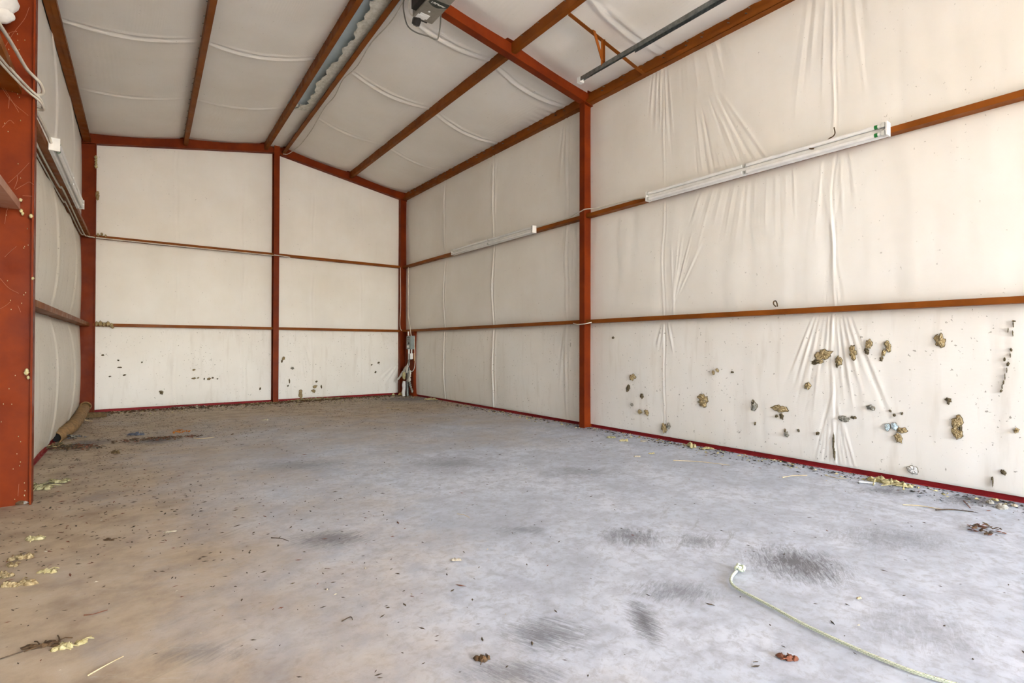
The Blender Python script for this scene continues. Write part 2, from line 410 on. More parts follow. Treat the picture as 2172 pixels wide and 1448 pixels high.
# front wall with the open overhead doorway the light comes through
DX0, DX1, DZ = 0.20, 4.40, 4.20
mb = MB()
mb.box((XLO, YF - 0.05, -0.1), (DX0, YF, 4.75)); mb.box((DX1, YF - 0.05, -0.1), (5.25, YF, 4.75))
mb.box((DX0, YF - 0.05, DZ), (DX1, YF, 4.75))
mb.add([(XLO,YF,4.75),(5.25,YF,4.75),(RIDGE,YF,5.3),(XLO,YF-.05,4.75),(5.25,YF-.05,4.75),(RIDGE,YF-.05,5.3)], [(0,1,2),(5,4,3),(0,3,4,1),(1,4,5,2),(2,5,3,0)])
wall_front = props(mb.build('wall_front', M['vinyl']), 'front wall around the wide open overhead doorway', 'wall', kind='structure')
mb = MB()
for xa, xb in ((XLO - 0.05, RIDGE), (RIDGE, 5.27)):
    za, z_ = (4.72 if xa < 0 else 5.28), (5.28 if xa < 0 else 4.72)
    mb.add([(xa,YF-.05,za),(xb,YF-.05,z_),(xb,11.1,z_),(xa,11.1,za),(xa,YF-.05,za+.04),(xb,YF-.05,z_+.04),(xb,11.1,z_+.04),(xa,11.1,za+.04)],
           [(3,2,1,0),(4,5,6,7),(0,1,5,4),(1,2,6,5),(2,3,7,6),(3,0,4,7)])
ceiling = props(mb.build('ceiling', M['sheet_metal']), 'low gabled roof lined with sagging white insulation', 'ceiling', kind='structure')

# ------------------------------------------------------------------ insulation blankets
def fbm(U, V, seed, scale=1.0, oct=3):
    r = random.Random(seed); h = 0
    for o in range(oct):
        for _ in range(3):
            a = r.uniform(0, 6.28); f = scale * (2 ** o) * r.uniform(0.7, 1.3); p = r.uniform(0, 6.28)
            h = h + np.sin((U * math.cos(a) + V * math.sin(a)) * f + p) * 0.5 ** o / 3
    return h

class Panel:
    """one bay of insulation: u along eu, v along ev, bulging towards en"""
    def __init__(s, parent, mat, org, eu, ev, en, W, H, res, hfun, seed=0, uskew=None):
        s.org, s.eu, s.ev, s.en = (np.array(a, float) for a in (org, eu, ev, en))
        s.W, s.H = W, H
        Hm = max(H(0.0), H(W), H(W / 2)) if callable(H) else H
        nu = max(8, int(W / res)); nv = max(8, int(Hm / res))
        s.nu, s.nv = nu, nv
        us = np.linspace(0, W, nu); U, T = np.meshgrid(us, np.linspace(0, 1, nv))
        Hu = np.vectorize(H)(us) if callable(H) else np.full(nu, H)
        s.Hu = Hu
        V = T * Hu[None, :]
        h = hfun(U, V, U / W, T)
        P = s.org + U[..., None] * s.eu + V[..., None] * s.ev + h[..., None] * s.en
        s.h = h
        co = P.reshape(-1, 3).astype(np.float32)
        i = np.arange(nu - 1); j = np.arange(nv - 1); I, J = np.meshgrid(i, j)
        a = (J * nu + I).ravel(); q = np.stack([a, a + 1, a + nu + 1, a + nu], 1).astype(np.int32)
        if np.dot(np.cross(s.eu, s.ev), s.en) < 0: q = q[:, ::-1].copy()
        me = bpy.data.meshes.new('insulation_panel')
        me.vertices.add(len(co)); me.vertices.foreach_set('co', co.ravel())
        nf = len(q); me.loops.add(nf * 4); me.loops.foreach_set('vertex_index', q.ravel())
        me.polygons.add(nf); me.polygons.foreach_set('loop_start', np.arange(0, nf * 4, 4, dtype=np.int32))
        me.polygons.foreach_set('loop_total', np.full(nf, 4, dtype=np.int32))
        me.polygons.foreach_set('use_smooth', np.ones(nf, dtype=bool))
        me.materials.append(mat); me.update(); me.validate()
        s.ob = bpy.data.objects.new('insulation_panel', me); col.objects.link(s.ob); s.ob.parent = parent
    def surf(s, u, v):
        i = min(max(int(round(u / s.W * (s.nu - 1))), 0), s.nu - 1)
        j = min(max(int(round(v / s.Hu[i] * (s.nv - 1))), 0), s.nv - 1)
        return s.h[j, i]

def bulge(U, V, a, b, amp, pw=0.45):
    return amp * (np.clip(np.sin(math.pi * np.clip(a, 0, 1)), 0, 1) ** pw) * (np.clip(np.sin(math.pi * np.clip(b, 0, 1)), 0, 1) ** pw)

def ridge(U, V, p0, p1, w, a):
    dx, dy = p1[0]-p0[0], p1[1]-p0[1]; L2 = dx*dx + dy*dy + 1e-9; L = math.sqrt(L2)
    t = ((U-p0[0])*dx + (V-p0[1])*dy) / L2
    d = ((U-p0[0])*dy - (V-p0[1])*dx) / L
    return a * np.exp(-(d / w) ** 2) * np.clip(np.sin(math.pi * np.clip(t, 0, 1)), 0, 1) ** 0.7

def fan(U, V, c, ang, spread, n, lmin, lmax, seed, a=0.005, w=0.010, base=0.05):
    """wrinkles gathering towards point c, pointing along ang"""
    r = random.Random(seed); h = 0
    for i in range(n):
        f = (i + r.uniform(0.2, 0.8)) / n - 0.5
        th = ang + spread * f; L = r.uniform(lmin, lmax)
        p0 = (c[0] + base * f * 2, c[1]); p1 = (p0[0] + math.cos(th) * L, p0[1] + math.sin(th) * L)
        h = h + ridge(U, V, p0, p1, w * r.uniform(0.7, 1.5), a * r.uniform(0.4, 1.0) * (1 if i % 2 else -0.8))
    return h

def seam(U, V, u0, a, seed, w=0.018, wob=0.012, H=1.4):
    r = random.Random(seed); p = r.uniform(0, 6.3)
    d = U - u0 - wob * np.sin(V * 3.1 + p) - wob * 0.6 * np.sin(V * 7.3 + p * 2)
    env = 0.55 + 0.45 * np.sin(math.pi * np.clip(V / H, 0, 1))
    return env * (a * np.exp(-(d / w) ** 2) - 0.8 * a * np.exp(-((d - 1.7 * w) / (0.5 * w)) ** 2) + 0.4 * a * np.exp(-((d - 3.2 * w) / w) ** 2))

RZ = [(0.04, Z1B + 0.004), (Z1T - 0.04, Z2B + 0.004), (Z2T - 0.04, ZE + 0.05)]   # three rows between girts
PI = math.pi
panels = {}
# right wall: u runs from the far end towards the viewer (u = y1 - y)
def right_panel(row, bay):
    y0, y1 = {'far': (YM + 0.03, YW + 0.02), 'near': (YN, YM + 0.03), 'front': (YF + 0.02, YN)}[bay]
    z0, z1 = RZ[row]; W = y1 - y0; H = z1 - z0; sd = row * 10 + (1 if bay == 'far' else 2)
    seams = [y1 - y for y in ((9.08, 7.37, 5.52) if bay == 'far' else (3.83, 1.99, 0.2))]
    def hf(U, V, a, b):
        h = bulge(U, V, a, b, 0.036 if bay == 'near' else 0.045)
        if bay == 'front': return h
        h = h * (1 + 0.10 * fbm(U, V, sd, 1.6))
        for k, s0 in enumerate(seams): h = h + seam(U, V, s0, 0.017 if bay == 'far' else 0.0034, sd + k, 0.020 if bay == 'far' else 0.012, H=H)
        h = h + 0.0022 * fbm(U * 1.0, V * 0.15, sd + 5, 14)
        if bay == 'near':
            if row == 0:
                h = h + fan(U, V, (seams[0] + 0.02, H), -PI/2, 0.7, 9, 0.15, 0.45, 11, 0.008, 0.009)
                h = h + fan(U, V, (seams[1] - 0.02, H), -PI/2, 0.75, 22, 0.3, 1.1, 12, 0.0065, 0.008, 0.16)
                h = h + fan(U, V, (seams[1], 0.0), PI/2, 0.5, 18, 0.4, 1.0, 13, 0.006, 0.008, 0.18)
                h = h + fan(U, V, (seams[0], 0.0), PI/2, 0.5, 5, 0.2, 0.5, 14, 0.006, 0.009)
            elif row == 1:
                h = h + fan(U, V, (seams[0] + 0.10, 0), PI/2 - 0.25, 0.6, 18, 0.5, 1.15, 21, 0.006, 0.009, 0.05)
                h = h + fan(U, V, (seams[0] + 0.75, H), -PI/2 - 0.25, 0.25, 10, 0.4, 0.8, 22, 0.0035, 0.009, 0.3)
                h = h + fan(U, V, (seams[0] + 1.25, H), -PI/2, 0.1, 12, 0.4, 0.9, 23, 0.0035, 0.009, 0.28)
                h = h + fan(U, V, (seams[1], 0), PI/2, 0.35, 14, 0.5, 1.3, 24, 0.005, 0.008, 0.12)
                h = h + fan(U, V, (seams[1], H), -PI/2, 0.25, 8, 0.5, 1.0, 25, 0.0035, 0.009, 0.16)
            else:
                h = h + fan(U, V, (seams[0] - 0.05, H), -PI/2, 0.2, 10, 0.5, 1.3, 31, 0.006, 0.009, 0.12)
                h = h + fan(U, V, (seams[0] + 0.9, 0), PI/2 + 0.3, 0.5, 16, 0.3, 1.2, 32, 0.005, 0.009, 0.45)
                h = h + fan(U, V, (seams[1], H), -PI/2, 0.3, 14, 0.5, 1.4, 33, 0.0045, 0.009, 0.25)
                h = h + fan(U, V, (seams[0] + 0.5, H), -PI/2 + 0.2, 0.3, 10, 0.3, 0.8, 34, 0.0035, 0.010, 0.3)
        else:
            h = h + fan(U, V, (seams[2] + 0.1, H), -PI/2, 0.3, 12, 0.4, H * 0.9, 41 + row, 0.013 if row == 2 else 0.008, 0.012, 0.18)
            if row == 2:
                h = h + fan(U, V, (seams[1] + 0.1, H), -PI/2 - 0.25, 0.3, 8, 0.4, 1.0, 44, 0.009, 0.014, 0.1)
                h = h + fan(U, V, (0.1, H), -PI/2, 0.4, 8, 0.2, 0.8, 45, 0.006, 0.014, 0.2)
        return h
    pn = Panel(wall_right, M['vinyl_dirty'] if row == 0 else M['vinyl'], (XW, y1, z0), (0, -1, 0), (0, 0, 1), (-1, 0, 0), W, H,
               {'near': 0.011, 'far': 0.017, 'front': 0.06}[bay], hf)
    pn.name = ('right', bay, row); panels[pn.name] = pn
for row in range(3):
    for bay in ('far', 'near', 'front'): right_panel(row, bay)

# back wall: u runs left to right
def back_panel(row, half):
    x0, x1 = ((-0.58, RIDGE + 0.03) if half == 'l' else (RIDGE + 0.03, XW + 0.02))
    z0 = RZ[row][0]; W = x1 - x0; sd = 100 + row * 10 + (1 if half == 'l' else 2)
    H = (RZ[row][1] - z0) if row < 2 else (lambda u: zb(x0 + u) + 0.05 - z0)
    Hn = 1.4
    seams = [x - x0 for x in ((0.68, 1.76) if half == 'l' else (3.05, 4.07))]
    def hf(U, V, a, b):
        h = bulge(U, V, a, b, 0.045) * (1 + 0.12 * fbm(U, V, sd, 1.6))
        for k, s0 in enumerate(seams): h = h + seam(U, V, s0, 0.006, sd + k, H=Hn)
        h = h + 0.002 * fbm(U, V * 0.15, sd + 5, 12)
        if row == 0 and half == 'l': h = h + fan(U, V, (seams[1] + 0.05, 0.05), PI/2, 0.15, 6, 0.3, 0.9, 61, 0.010, 0.012)
        if row == 0 and half == 'r':
            h = h + fan(U, V, (0.52, 1.1), -PI/2 + 0.15, 0.25, 7, 0.3, 0.8, 62, 0.011, 0.014)
            h = h + fan(U, V, (W - 0.12, 0.75), -PI/2 - 0.75, 0.7, 9, 0.3, 0.85, 63, 0.016, 0.018)
            h = h + fan(U, V, (0.05, Hn), -PI/2 + 0.6, 0.7, 8, 0.2, 0.5, 64, 0.006, 0.012)
        return h
    pn = Panel(wall_back, M['vinyl_dirty'] if row == 0 else M['vinyl'], (x0, YW, z0), (1, 0, 0), (0, 0, 1), (0, -1, 0), W, H, 0.02, hf)
    panels[('back', half, row)] = pn
for row in range(3):
    for half in 'lr': back_panel(row, half)

# left wall: u runs away from the viewer; blankets bulge strongly
def left_panel(row, bay):
    y0, y1 = {'far': (4.97, YW + 0.02), 'near': (YN, 4.97), 'front': (YF + 0.02, YN)}[bay]
    z0, z1 = RZ[row]; W = y1 - y0; H = z1 - z0; sd = 200 + row * 10
    d = np.array((XLG(y1) - XLG(y0), y1 - y0, 0)); d /= np.linalg.norm(d)
    def hf(U, V, a, b):
        h = bulge(U, V, a, b, 0.095 if row < 2 else 0.07, 0.6) * (1 + 0.12 * fbm(U, V, sd, 1.3))
        for k, s0 in enumerate((7.3 - y0, 9.05 - y0) if bay == 'far' else (1.2, 3.0)): h = h + seam(U, V, s0, 0.022, sd + k, 0.028, 0.02, H=H)
        return h + 0.003 * fbm(U, V * 0.2, sd + 5, 9)
    pn = Panel(wall_left, M['vinyl_left'] if row < 2 else M['vinyl'], (XLG(y0) - 0.125, y0, z0), d, (0, 0, 1), (1, 0, 0), W, H, 0.025 if bay == 'far' else 0.06, hf)
    panels[('left', bay, row)] = pn
for row in range(3):
    for bay in ('far', 'near', 'front'): left_panel(row, bay)

# purlin lines: web x at y = 5 and at y = 10.9
PUR = {'left': (0.640, 0.800), 'ridge_l': (1.985, 2.125), 'ridge_r': (2.395, 2.505), 'right': (3.755, 3.800)}
def px(k, y): a, b = PUR[k]; return a + (y - 5.0) / 5.9 * (b - a)
def roof_panel(k0, k1, bay):
    y0, y1 = {'far': (YM, YW + 0.02), 'near': (YN, YM), 'front': (YF + 0.02, YN)}[bay]
    f0 = (lambda y: XLG(y) - 0.10) if k0 == 'eave' else (lambda y: px(k0, y))
    f1 = (lambda y: XW) if k1 == 'eave' else (lambda y: px(k1, y))
    W = f1(8) - f0(8); Ly = y1 - y0; sd = hash_k(k0 + k1 + bay)
    res = {'far': 0.025, 'near': 0.04, 'front': 0.08}[bay]
    nu, nv = int(W / res), int(Ly / res)
    a, b = np.meshgrid(np.linspace(0, 1, nu), np.linspace(0, 1, nv)); Yv = y0 + b * Ly
    A0 = np.vectorize(f0)(Yv); A1 = np.vectorize(f1)(Yv); Xv = A0 + a * (A1 - A0)
    Z = np.vectorize(zc)(Xv)
    U, V = Xv, Yv
    sag = 0.060 * np.clip(np.sin(PI * a), 0, 1) ** 0.8 * (0.85 + 0.15 * np.clip(np.sin(PI * b), 0, 1) ** 0.3) * (1 + 0.1 * fbm(U, V, sd, 1.5))
    sag = sag * np.clip(np.minimum(b, 1 - b) * Ly / 0.25, 0.25, 1) ** 0.5
    h = sag
    ss = (7.27, 9.05, 5.57) if bay == 'far' else (3.85, 2.1, 0.3)
    for k, s0 in enumerate(ss):
        dd = V - s0 - 0.06 * (np.sin(PI * a) - 0.5) * (1 if k % 2 else 1.3)
        env = 0.35 + 0.65 * np.sin(PI * a)
        amp = 0.030 if k != 1 else 0.020
        h = h + env * (amp * np.exp(-(dd / 0.030) ** 2) - 0.6 * amp * np.exp(-((dd + 0.045) / 0.014) ** 2) + 0.5 * amp * np.exp(-((dd + 0.08) / 0.02) ** 2))
    h = h + 0.0025 * fbm(U * 0.3, V, sd + 3, 16) * (1 - 0.6 * np.sin(PI * a))
    if k1 == 'eave':
        h = h + 0.006 * np.sin(V * 40 + 3 * np.sin(V * 3.1)) * np.clip((a - 0.72) / 0.28, 0, 1) * (0.4 + 0.6 * np.sin(V * 1.9) ** 2)
    mb = MB(); mb.v = list(map(tuple, np.stack([Xv, Yv, Z - h], -1).reshape(-1, 3)))
    mb.f = [(j*nu+i, (j+1)*nu+i, (j+1)*nu+i+1, j*nu+i+1) for j in range(nv-1) for i in range(nu-1)]; mb.m = [0]
    mb.build('insulation_panel', M['vinyl_roof'], ceiling, smooth=True)
def hash_k(s): return sum(ord(c) * (i + 1) for i, c in enumerate(s)) % 997
for bay in ('far', 'near', 'front'):
    roof_panel('eave', 'left', bay); roof_panel('left', 'ridge_l', bay)
    roof_panel('ridge_r', 'right', bay); roof_panel('right', 'eave', bay)

# ridge strip between the two ridge purlins: intact lining at the far end, torn and hanging nearer
mb = MB(); k = 10; ys = np.linspace(8.78, YW, 40)
mb.v = [(px('ridge_l', y) + t * (px('ridge_r', y) - px('ridge_l', y)), y, zc(RIDGE) - 0.03 - 0.03 * math.sin(PI * t) + 0.006 * math.sin(9 * y + 4 * t)) for y in ys for t in np.linspace(0, 1, k)]
mb.f = [(j*k+i, (j+1)*k+i, (j+1)*k+i+1, j*k+i+1) for j in range(39) for i in range(k-1)]; mb.m = [0]
mb.build('insulation_panel', M['vinyl_roof'], ceiling, smooth=True)
mb = MB()
mb.add([(px('ridge_l', 4) - .02, YF, zc(RIDGE) - 0.05), (px('ridge_r', 4) + .02, YF, zc(RIDGE) - 0.05), (px('ridge_r', 8.85) + .02, 8.85, zc(RIDGE) - 0.05), (px('ridge_l', 8.85) - .02, 8.85, zc(RIDGE) - 0.05)], [(3, 2, 1, 0)])
mb.add([(px('ridge_l', 4) - .02, YF, zc(RIDGE) - 0.03), (px('ridge_r', 4) + .02, YF, zc(RIDGE) - 0.03), (px('ridge_r', 8.85) + .02, 8.85, zc(RIDGE) - 0.03), (px('ridge_l', 8.85) - .02, 8.85, zc(RIDGE) - 0.03)], [(0, 1, 2, 3)])
props(mb.build('ridge_cap', M['galv_blue'], ceiling), 'bare blue-grey ridge metal where the lining is torn')
mb = MB(); k = 9; ys = np.linspace(3.5, 8.86, 260); rnd = random.Random(5); vs = []
for y in ys:
    t0 = 0.50 + 0.05 * math.sin(3.1 * y) + 0.045 * math.sin(11 * y + 1) + 0.03 * math.sin(29 * y) + rnd.uniform(-.02, .02)
    if y > 8.5: t0 = max(0.08, t0 - (y - 8.5) * 1.2)
    for i in range(k):
        t = t0 + (1 - t0) * i / (k - 1)
        sag = 0.085 * (1 - i / (k - 1)) ** 1.3 + 0.010 * math.sin(13 * y + 3 * i) + 0.006 * math.sin(31 * y + i * i)
        vs.append((px('ridge_l', y) + t * (px('ridge_r', y) - px('ridge_l', y)), y, zc(RIDGE) - 0.068 - 0.6 * sag))
mb.v = vs; mb.f = [(j*k+i, (j+1)*k+i, (j+1)*k+i+1, j*k+i+1) for j in range(len(ys)-1) for i in range(k-1)]; mb.m = [0]
props(mb.build('torn_strip', plain('crumpled_torn_vinyl', (240, 238, 228), 0.6, 0, (206, 202, 186), 22, 0.8), ceiling, smooth=True), 'crumpled torn strip of lining hanging along the ridge')
mb = MB()
for s_, (yy, tt, rr) in enumerate(((8.80, .25, .05), (8.76, .45, .04), (8.72, .15, .035), (8.82, .62, .03))):
    mb.blob((px('ridge_l', yy) + tt * 0.4, yy, zc(RIDGE) - .07), (rr, rr * 1.4, rr * .7), s_, 0.4, flat=False)
mb.build('fibre_tuft', M['flap'], ceiling, smooth=True)

# ------------------------------------------------------------------ structural steel
def ibeam(root_name, p0, p1, side, up, depth, bf, label, cat, group, tf=0.011, tw=0.009, mat=None, cap=False):
    """I section: flanges at up=0 and up=depth, flange width along side"""
    mat = mat or M['steel']; r = empty(root_name, tuple(map(float, p0)))
    for nm, a0, a1, b0, b1 in (('flange', -bf/2, bf/2, 0, tf), ('flange', -bf/2, bf/2, depth - tf, depth), ('web', -tw/2, tw/2, tf, depth - tf)):
        mb = MB(); mb.bar(p0, p1, side, up, a0, a1, b0, b1); mb.build(nm, mat, r)
    if cap:
        mb = MB(); q = np.array(p0, float); u = np.array(up, float); s = np.array(side, float)
        mb.bar(q, q + np.array((0, 0, 0.014)), s, u, -bf/2 - 0.012, bf/2 + 0.012, -0.012, depth + 0.004); mb.build('base_plate', mat, r)
    return props(r, label, cat, group)

G_COL = 'red steel frame columns'; G_RAF = 'red steel roof rafters'
ibeam('steel_column', (4.96, YM, -.012), (4.96, YM, zb(4.96) + .004), (0, 1, 0), (1, 0, 0), 0.225, 0.098, 'bright orange-red steel column in the middle of the right wall', 'column', G_COL)
ibeam('steel_column', (-0.525, 4.955, -.012), (-0.525, 4.955, zb(-.525)), (0, 1, 0), (-1, 0, 0), 0.235, 0.105, 'dark red steel column nearest the viewer at the left edge', 'column', G_COL)
ibeam('steel_column', (4.955, 10.90, -.012), (4.955, 10.90, zb(4.955) + .004), (0, 1, 0), (1, 0, 0), 0.20, 0.11, 'red steel corner column above the breaker panel', 'column', G_COL)
ibeam('steel_column', (-0.412, 10.90, -.012), (-0.412, 10.90, zb(-.412)), (0, 1, 0), (-1, 0, 0), 0.20, 0.11, 'red steel corner column behind the drain hose end', 'column', G_COL)
ibeam('end_post', (2.335, 10.80, -.012), (2.335, 10.80, zb(RIDGE) + .12), (1, 0, 0), (0, 1, 0), 0.17, 0.10, 'slim red-brown steel post in the middle of the end wall', 'post', None)

def rafter(xa, xb, y, label, bf=0.10):
    p0 = np.array((xa, y, zb(xa))); p1 = np.array((xb, y, zb(xb))); d = p1 - p0; d /= np.linalg.norm(d)
    up = np.cross(d, (0, 1, 0)); up = up if up[2] > 0 else -up
    ibeam('rafter', p0, p1, (0, 1, 0), up, 0.185, bf, label, 'rafter', G_RAF)
rafter(5.17, RIDGE, YM, 'orange-red rafter meeting the middle column of the right wall')
rafter(-0.75, RIDGE, 4.955, 'red rafter above the dark column at the left edge')
rafter(5.14, RIDGE, 10.90, 'brown-red end rafter sloping down to the right corner')
rafter(-0.60, RIDGE, 10.90, 'brown-red end rafter sloping down to the left corner')

def girt(p0, p1, out, label, mat=None, h=0.049, name='girt'):
    """Z girt: inner flange up from a horizontal web that runs back to the wall"""
    mb = MB(); o = np.array(out, float); up = (0, 0, 1)
    mb.bar(p0, p1, o, up, 0, 0.004, 0, h); mb.bar(p0, p1, o, up, 0.004, 0.145, 0, 0.004)
    mb.bar(p0, p1, o, up, 0.004, 0.014, h - 0.004, h); mb.bar(p0, p1, o, up, 0.141, 0.145, -0.02, 0)
    return props(mb.build(name, mat or M['steel2'], None), label, 'girt', 'horizontal wall girts')
O = (1, 0, 0)
girt((XG, YM + .01, Z2B), (XG, 10.93, Z2B), O, 'upper girt on the right wall behind the far tube light')
girt((XG, YF, Z2B), (XG, YM - .012, Z2B), O, 'upper girt on the right wall behind the near tube light')
girt((XG, YM + .01, Z1B), (XG, 10.93, Z1B), O, 'lower girt on the right wall between corner and middle column')
girt((XG, YF, Z1B), (XG, YM - .012, Z1B), O, 'lower girt on the right wall above the torn patches')
girt((-0.44, YG, Z2B), (2.32, YG, Z2B), (0, 1, 0), 'upper girt on the left half of the end wall')
girt((2.35, YG, Z2B), (4.99, YG, Z2B), (0, 1, 0), 'upper girt on the right half of the end wall')
girt((-0.44, YG, Z1B), (2.32, YG, Z1B), (0, 1, 0), 'lower girt on the left half of the end wall')
girt((2.35, YG, Z1B), (4.99, YG, Z1B), (0, 1, 0), 'lower girt on the right half of the end wall')
girt((XLG(4.97), 4.97, Z2B), (XLG(10.9), 10.9, Z2B), (-1, 0, 0), 'upper girt on the left wall carrying cables and a tube light', h=0.055)
girt((XLG(4.97), 4.97, Z1B), (XLG(10.9), 10.9, Z1B), (-1, 0, 0), 'lower girt on the left wall beyond the near column', h=0.055)
girt((XLG(0) + .04, YF, Z2B), (XLG(4.9), 4.945, Z2B), (-1, 0, 0), 'upper girt running towards the viewer left of the near column', h=0.055)
girt((-0.60, YF, 2.055), (-0.60, 4.945, 2.055), (-1, 0, 0), 'pale faded header bar ending at the near left column', M['girt_pale'], 0.055, 'door_header')

def purlin(k, bay, label, flip=1):
    y0, y1 = ((YM + .006, 10.90) if bay == 'far' else (YF, YM - .006))
    p0 = (px(k, y0), y0, zb(px(k, y0)) + 0.062); p1 = (px(k, y1), y1, zb(px(k, y1)) + 0.062)
    mb = MB(); s = (1, 0, 0); up = (0, 0, 1)
    mb.bar(p0, p1, s, up, -.002, .002, 0, 0.15); mb.bar(p0, p1, s, up, *sorted((0, 0.062 * flip)), 0, 0.004)
    mb.bar(p0, p1, s, up, *sorted((0.058 * flip, 0.062 * flip)), 0, 0.016); mb.bar(p0, p1, s, up, *sorted((0, -0.062 * flip)), 0.146, 0.15)
    o = props(mb.build('purlin', M['steel2']), label, 'purlin', 'roof purlins')
    sc = MB(); rnd = random.Random(hash_k(k + bay)); y = y0 + 0.2
    while y < y1 - .1:
        x = px(k, y); z = zb(x) + 0.062 + 0.10
        sc.tube([(x - .002, y, z), (x - .022, y, z - .006)], 0.004, 5); y += rnd.choice((0.16, 0.3, 0.3))
    t = sc.build('screw_tips', M['galv'], o); t['kind'] = 'stuff'
for bay, wh in (('far', 'far bay'), ('near', 'near bay')):
    purlin('left', bay, 'brown purlin halfway up the left roof slope, ' + wh)
    purlin('ridge_l', bay, 'dark brown purlin left of the torn ridge strip, ' + wh)
    purlin('ridge_r', bay, 'brown purlin right of the torn ridge strip, ' + wh, -1)
    purlin('right', bay, 'brown purlin halfway up the right roof slope, ' + wh)

def eave(side, bay, label):
    y0, y1 = ((YM + .006, 10.95) if bay == 'far' else (YF, YM - .006))
    xf = (lambda y: XG) if side > 0 else XLG
    p0 = (xf(y0), y0, ZE); p1 = (xf(y1), y1, ZE); s = (side, 0, 0); up = (0, 0, 1)
    mb = MB()
    mb.bar(p0, p1, s, up, 0, 0.10, 0, 0.004); mb.bar(p0, p1, s, up, 0, 0.004, 0, 0.055)
    mb.bar(p0, p1, s, up, 0.05, 0.054, 0, 0.19); mb.bar(p0, p1, s, up, 0, 0.10, 0.178, 0.182)
    o = props(mb.build('eave_strut', M['steel2']), label, 'eave strut', 'eave struts')
    sc = MB(); rnd = random.Random(7 + int(side) + len(bay)); y = y0 + .15
    while y < y1 - .1:
        x = xf(y) + side * 0.05
        for dz in (0.10, 0.14):
            yy = y + rnd.uniform(-.03, .03)
            sc.tube([(x, yy, ZE + dz), (x - side * .035, yy, ZE + dz - .012)], 0.0045, 5)
        y += rnd.choice((.2, .32, .32))
    t = sc.build('screw_tips', M['galv'], o); t['kind'] = 'stuff'
eave(1, 'far', 'eave strut along the top of the right wall, between the columns')
eave(1, 'near', 'orange eave strut along the top of the right wall, nearest the viewer')
eave(-1, 'far', 'eave strut along the top of the left wall')

# base angles (red trim along the slab)
def base_angle(name, p0, p1, inn, label):
    mb = MB(); mb.bar(p0, p1, inn, (0, 0, 1), 0, 0.012, -0.012, 0.044); mb.bar(p0, p1, inn, (0, 0, 1), 0.0, 0.03, -0.012, 0.004)
    return props(mb.build(name, M['trim']), label, 'trim', kind='structure')
base_angle('baseboard_right', (5.155, YF, 0), (5.155, 10.95, 0), (-1, 0, 0), 'crimson base angle along the right wall')
base_angle('baseboard_back', (-0.5, 11.0, 0), (5.14, 11.0, 0), (0, -1, 0), 'dark red base angle along the end wall')
base_angle('baseboard_left', (XLG(5) - .135, 5.0, 0), (XLG(10.9) - .135, 10.9, 0), (1, 0, 0), 'rusty base angle along the left wall')

# ------------------------------------------------------------------ tube lights
def tube_light(x, y0, y1, z, into, label, bands, skew=0.0):
    """8 ft twin strip; into = direction of the room along x; y0 is the end nearest the viewer"""
    r = empty('tube_light', (x, (y0 + y1) / 2, z)); s = into
    X_ = lambda y: x + skew * (y - y0)
    P0, P1 = (X_(y0), y0, z), (X_(y1), y1, z); sd = (s, 0, 0); up = (0, 0, 1)
    mb = MB()
    mb.prism([(0, -.054), (.022, -.054), (.030, -.046), (.040, -.013), (.048, -.013), (.048, .013), (.040, .013), (.030, .046), (.022, .054), (0, .054)], P0, P1, sd, up)
    mb.build('housing', M['white_enamel'], r)
    for ye, dy in ((y0, -1), (y1, 1)):
        mb = MB(); xe = X_(ye); mb.bar((xe, ye, z), (xe, ye + dy * 0.012, z), sd, up, 0, 0.078, -.056, .056); mb.build('end_cap', M['white_enamel'], r)
    ym = (y0 + y1) / 2
    for zz in (-.033, .033):
        for a, b in ((y0 + .03, ym - .022), (ym + .022, y1 - .03)):
            q = lambda y: (X_(y) + s * 0.058, y, z + zz)
            mb = MB(); mb.tube([q(a), q(b)], 0.0165, 14); t = mb.build('tube', M['tube'], r, smooth=True)
            if bands and a == y0 + .03:
                mb = MB(); mb.tube([q(a + .028), q(a + .052)], 0.0172, 14); mb.build('tube_band', M['green'], t, smooth=True)
            for yy, d in ((a, -1), (b, 1)):
                mid = abs(yy - ym) < .1; hw = .013 if mid else .019
                mb = MB(); mb.bar((X_(yy), yy, z + zz), (X_(yy), yy + d * (.014 if mid else .024), z + zz), sd, up, 0.03, .066 if mid else 0.077, -hw, hw); mb.build('lamp_holder', M['socket'], r)
    return props(r, label, 'tube light', 'fluorescent strip lights')
tube_light(XG - .001, 1.54, 3.96, 2.893, -1, 'long white tube light on the right wall nearest the viewer', True)
tube_light(XG - .001, 6.12, 8.56, 2.893, -1, 'white tube light on the right wall beyond the middle column', False)
tube_light(XLG(6.1) + .012, 6.12, 8.52, 2.895, 1, 'white tube light seen end-on on the left wall', True, 0.019)

# ------------------------------------------------------------------ cables
def cable(name, pts, r, mat, label, n=8, group=None, cat='cable'):
    mb = MB(); mb.tube(smooth_path(pts, n), r, 7)
    return props(mb.build(name, mat, smooth=True), label, cat, group)
zt = Z2T + 0.008
cable('cable', [(XG - .006, 6.1, 2.92), (XG - .004, 5.8, zt), (XG - .01, 5.4, zt), (4.955, 5.13, zt + .01), (4.95, 5.05, zt + .02), (4.955, 4.97, zt + .03), (XG - .02, 4.8, zt + .02), (XG - .01, 4.4, zt + .01), (XG - .006, 3.98, 2.905)], 0.0075, M['wire'], 'white cable linking the two tube lights past the middle column')
cable('cable', [(XG - .01, 5.28, 1.425), (4.96, 5.14, 1.405), (4.945, 5.05, 1.403), (4.955, 4.97, 1.410), (XG - .004, 4.93, 1.428)], 0.007, M['wire'], 'short white cable crossing the middle column at the lower girt')
lx = lambda y: XLG(y)
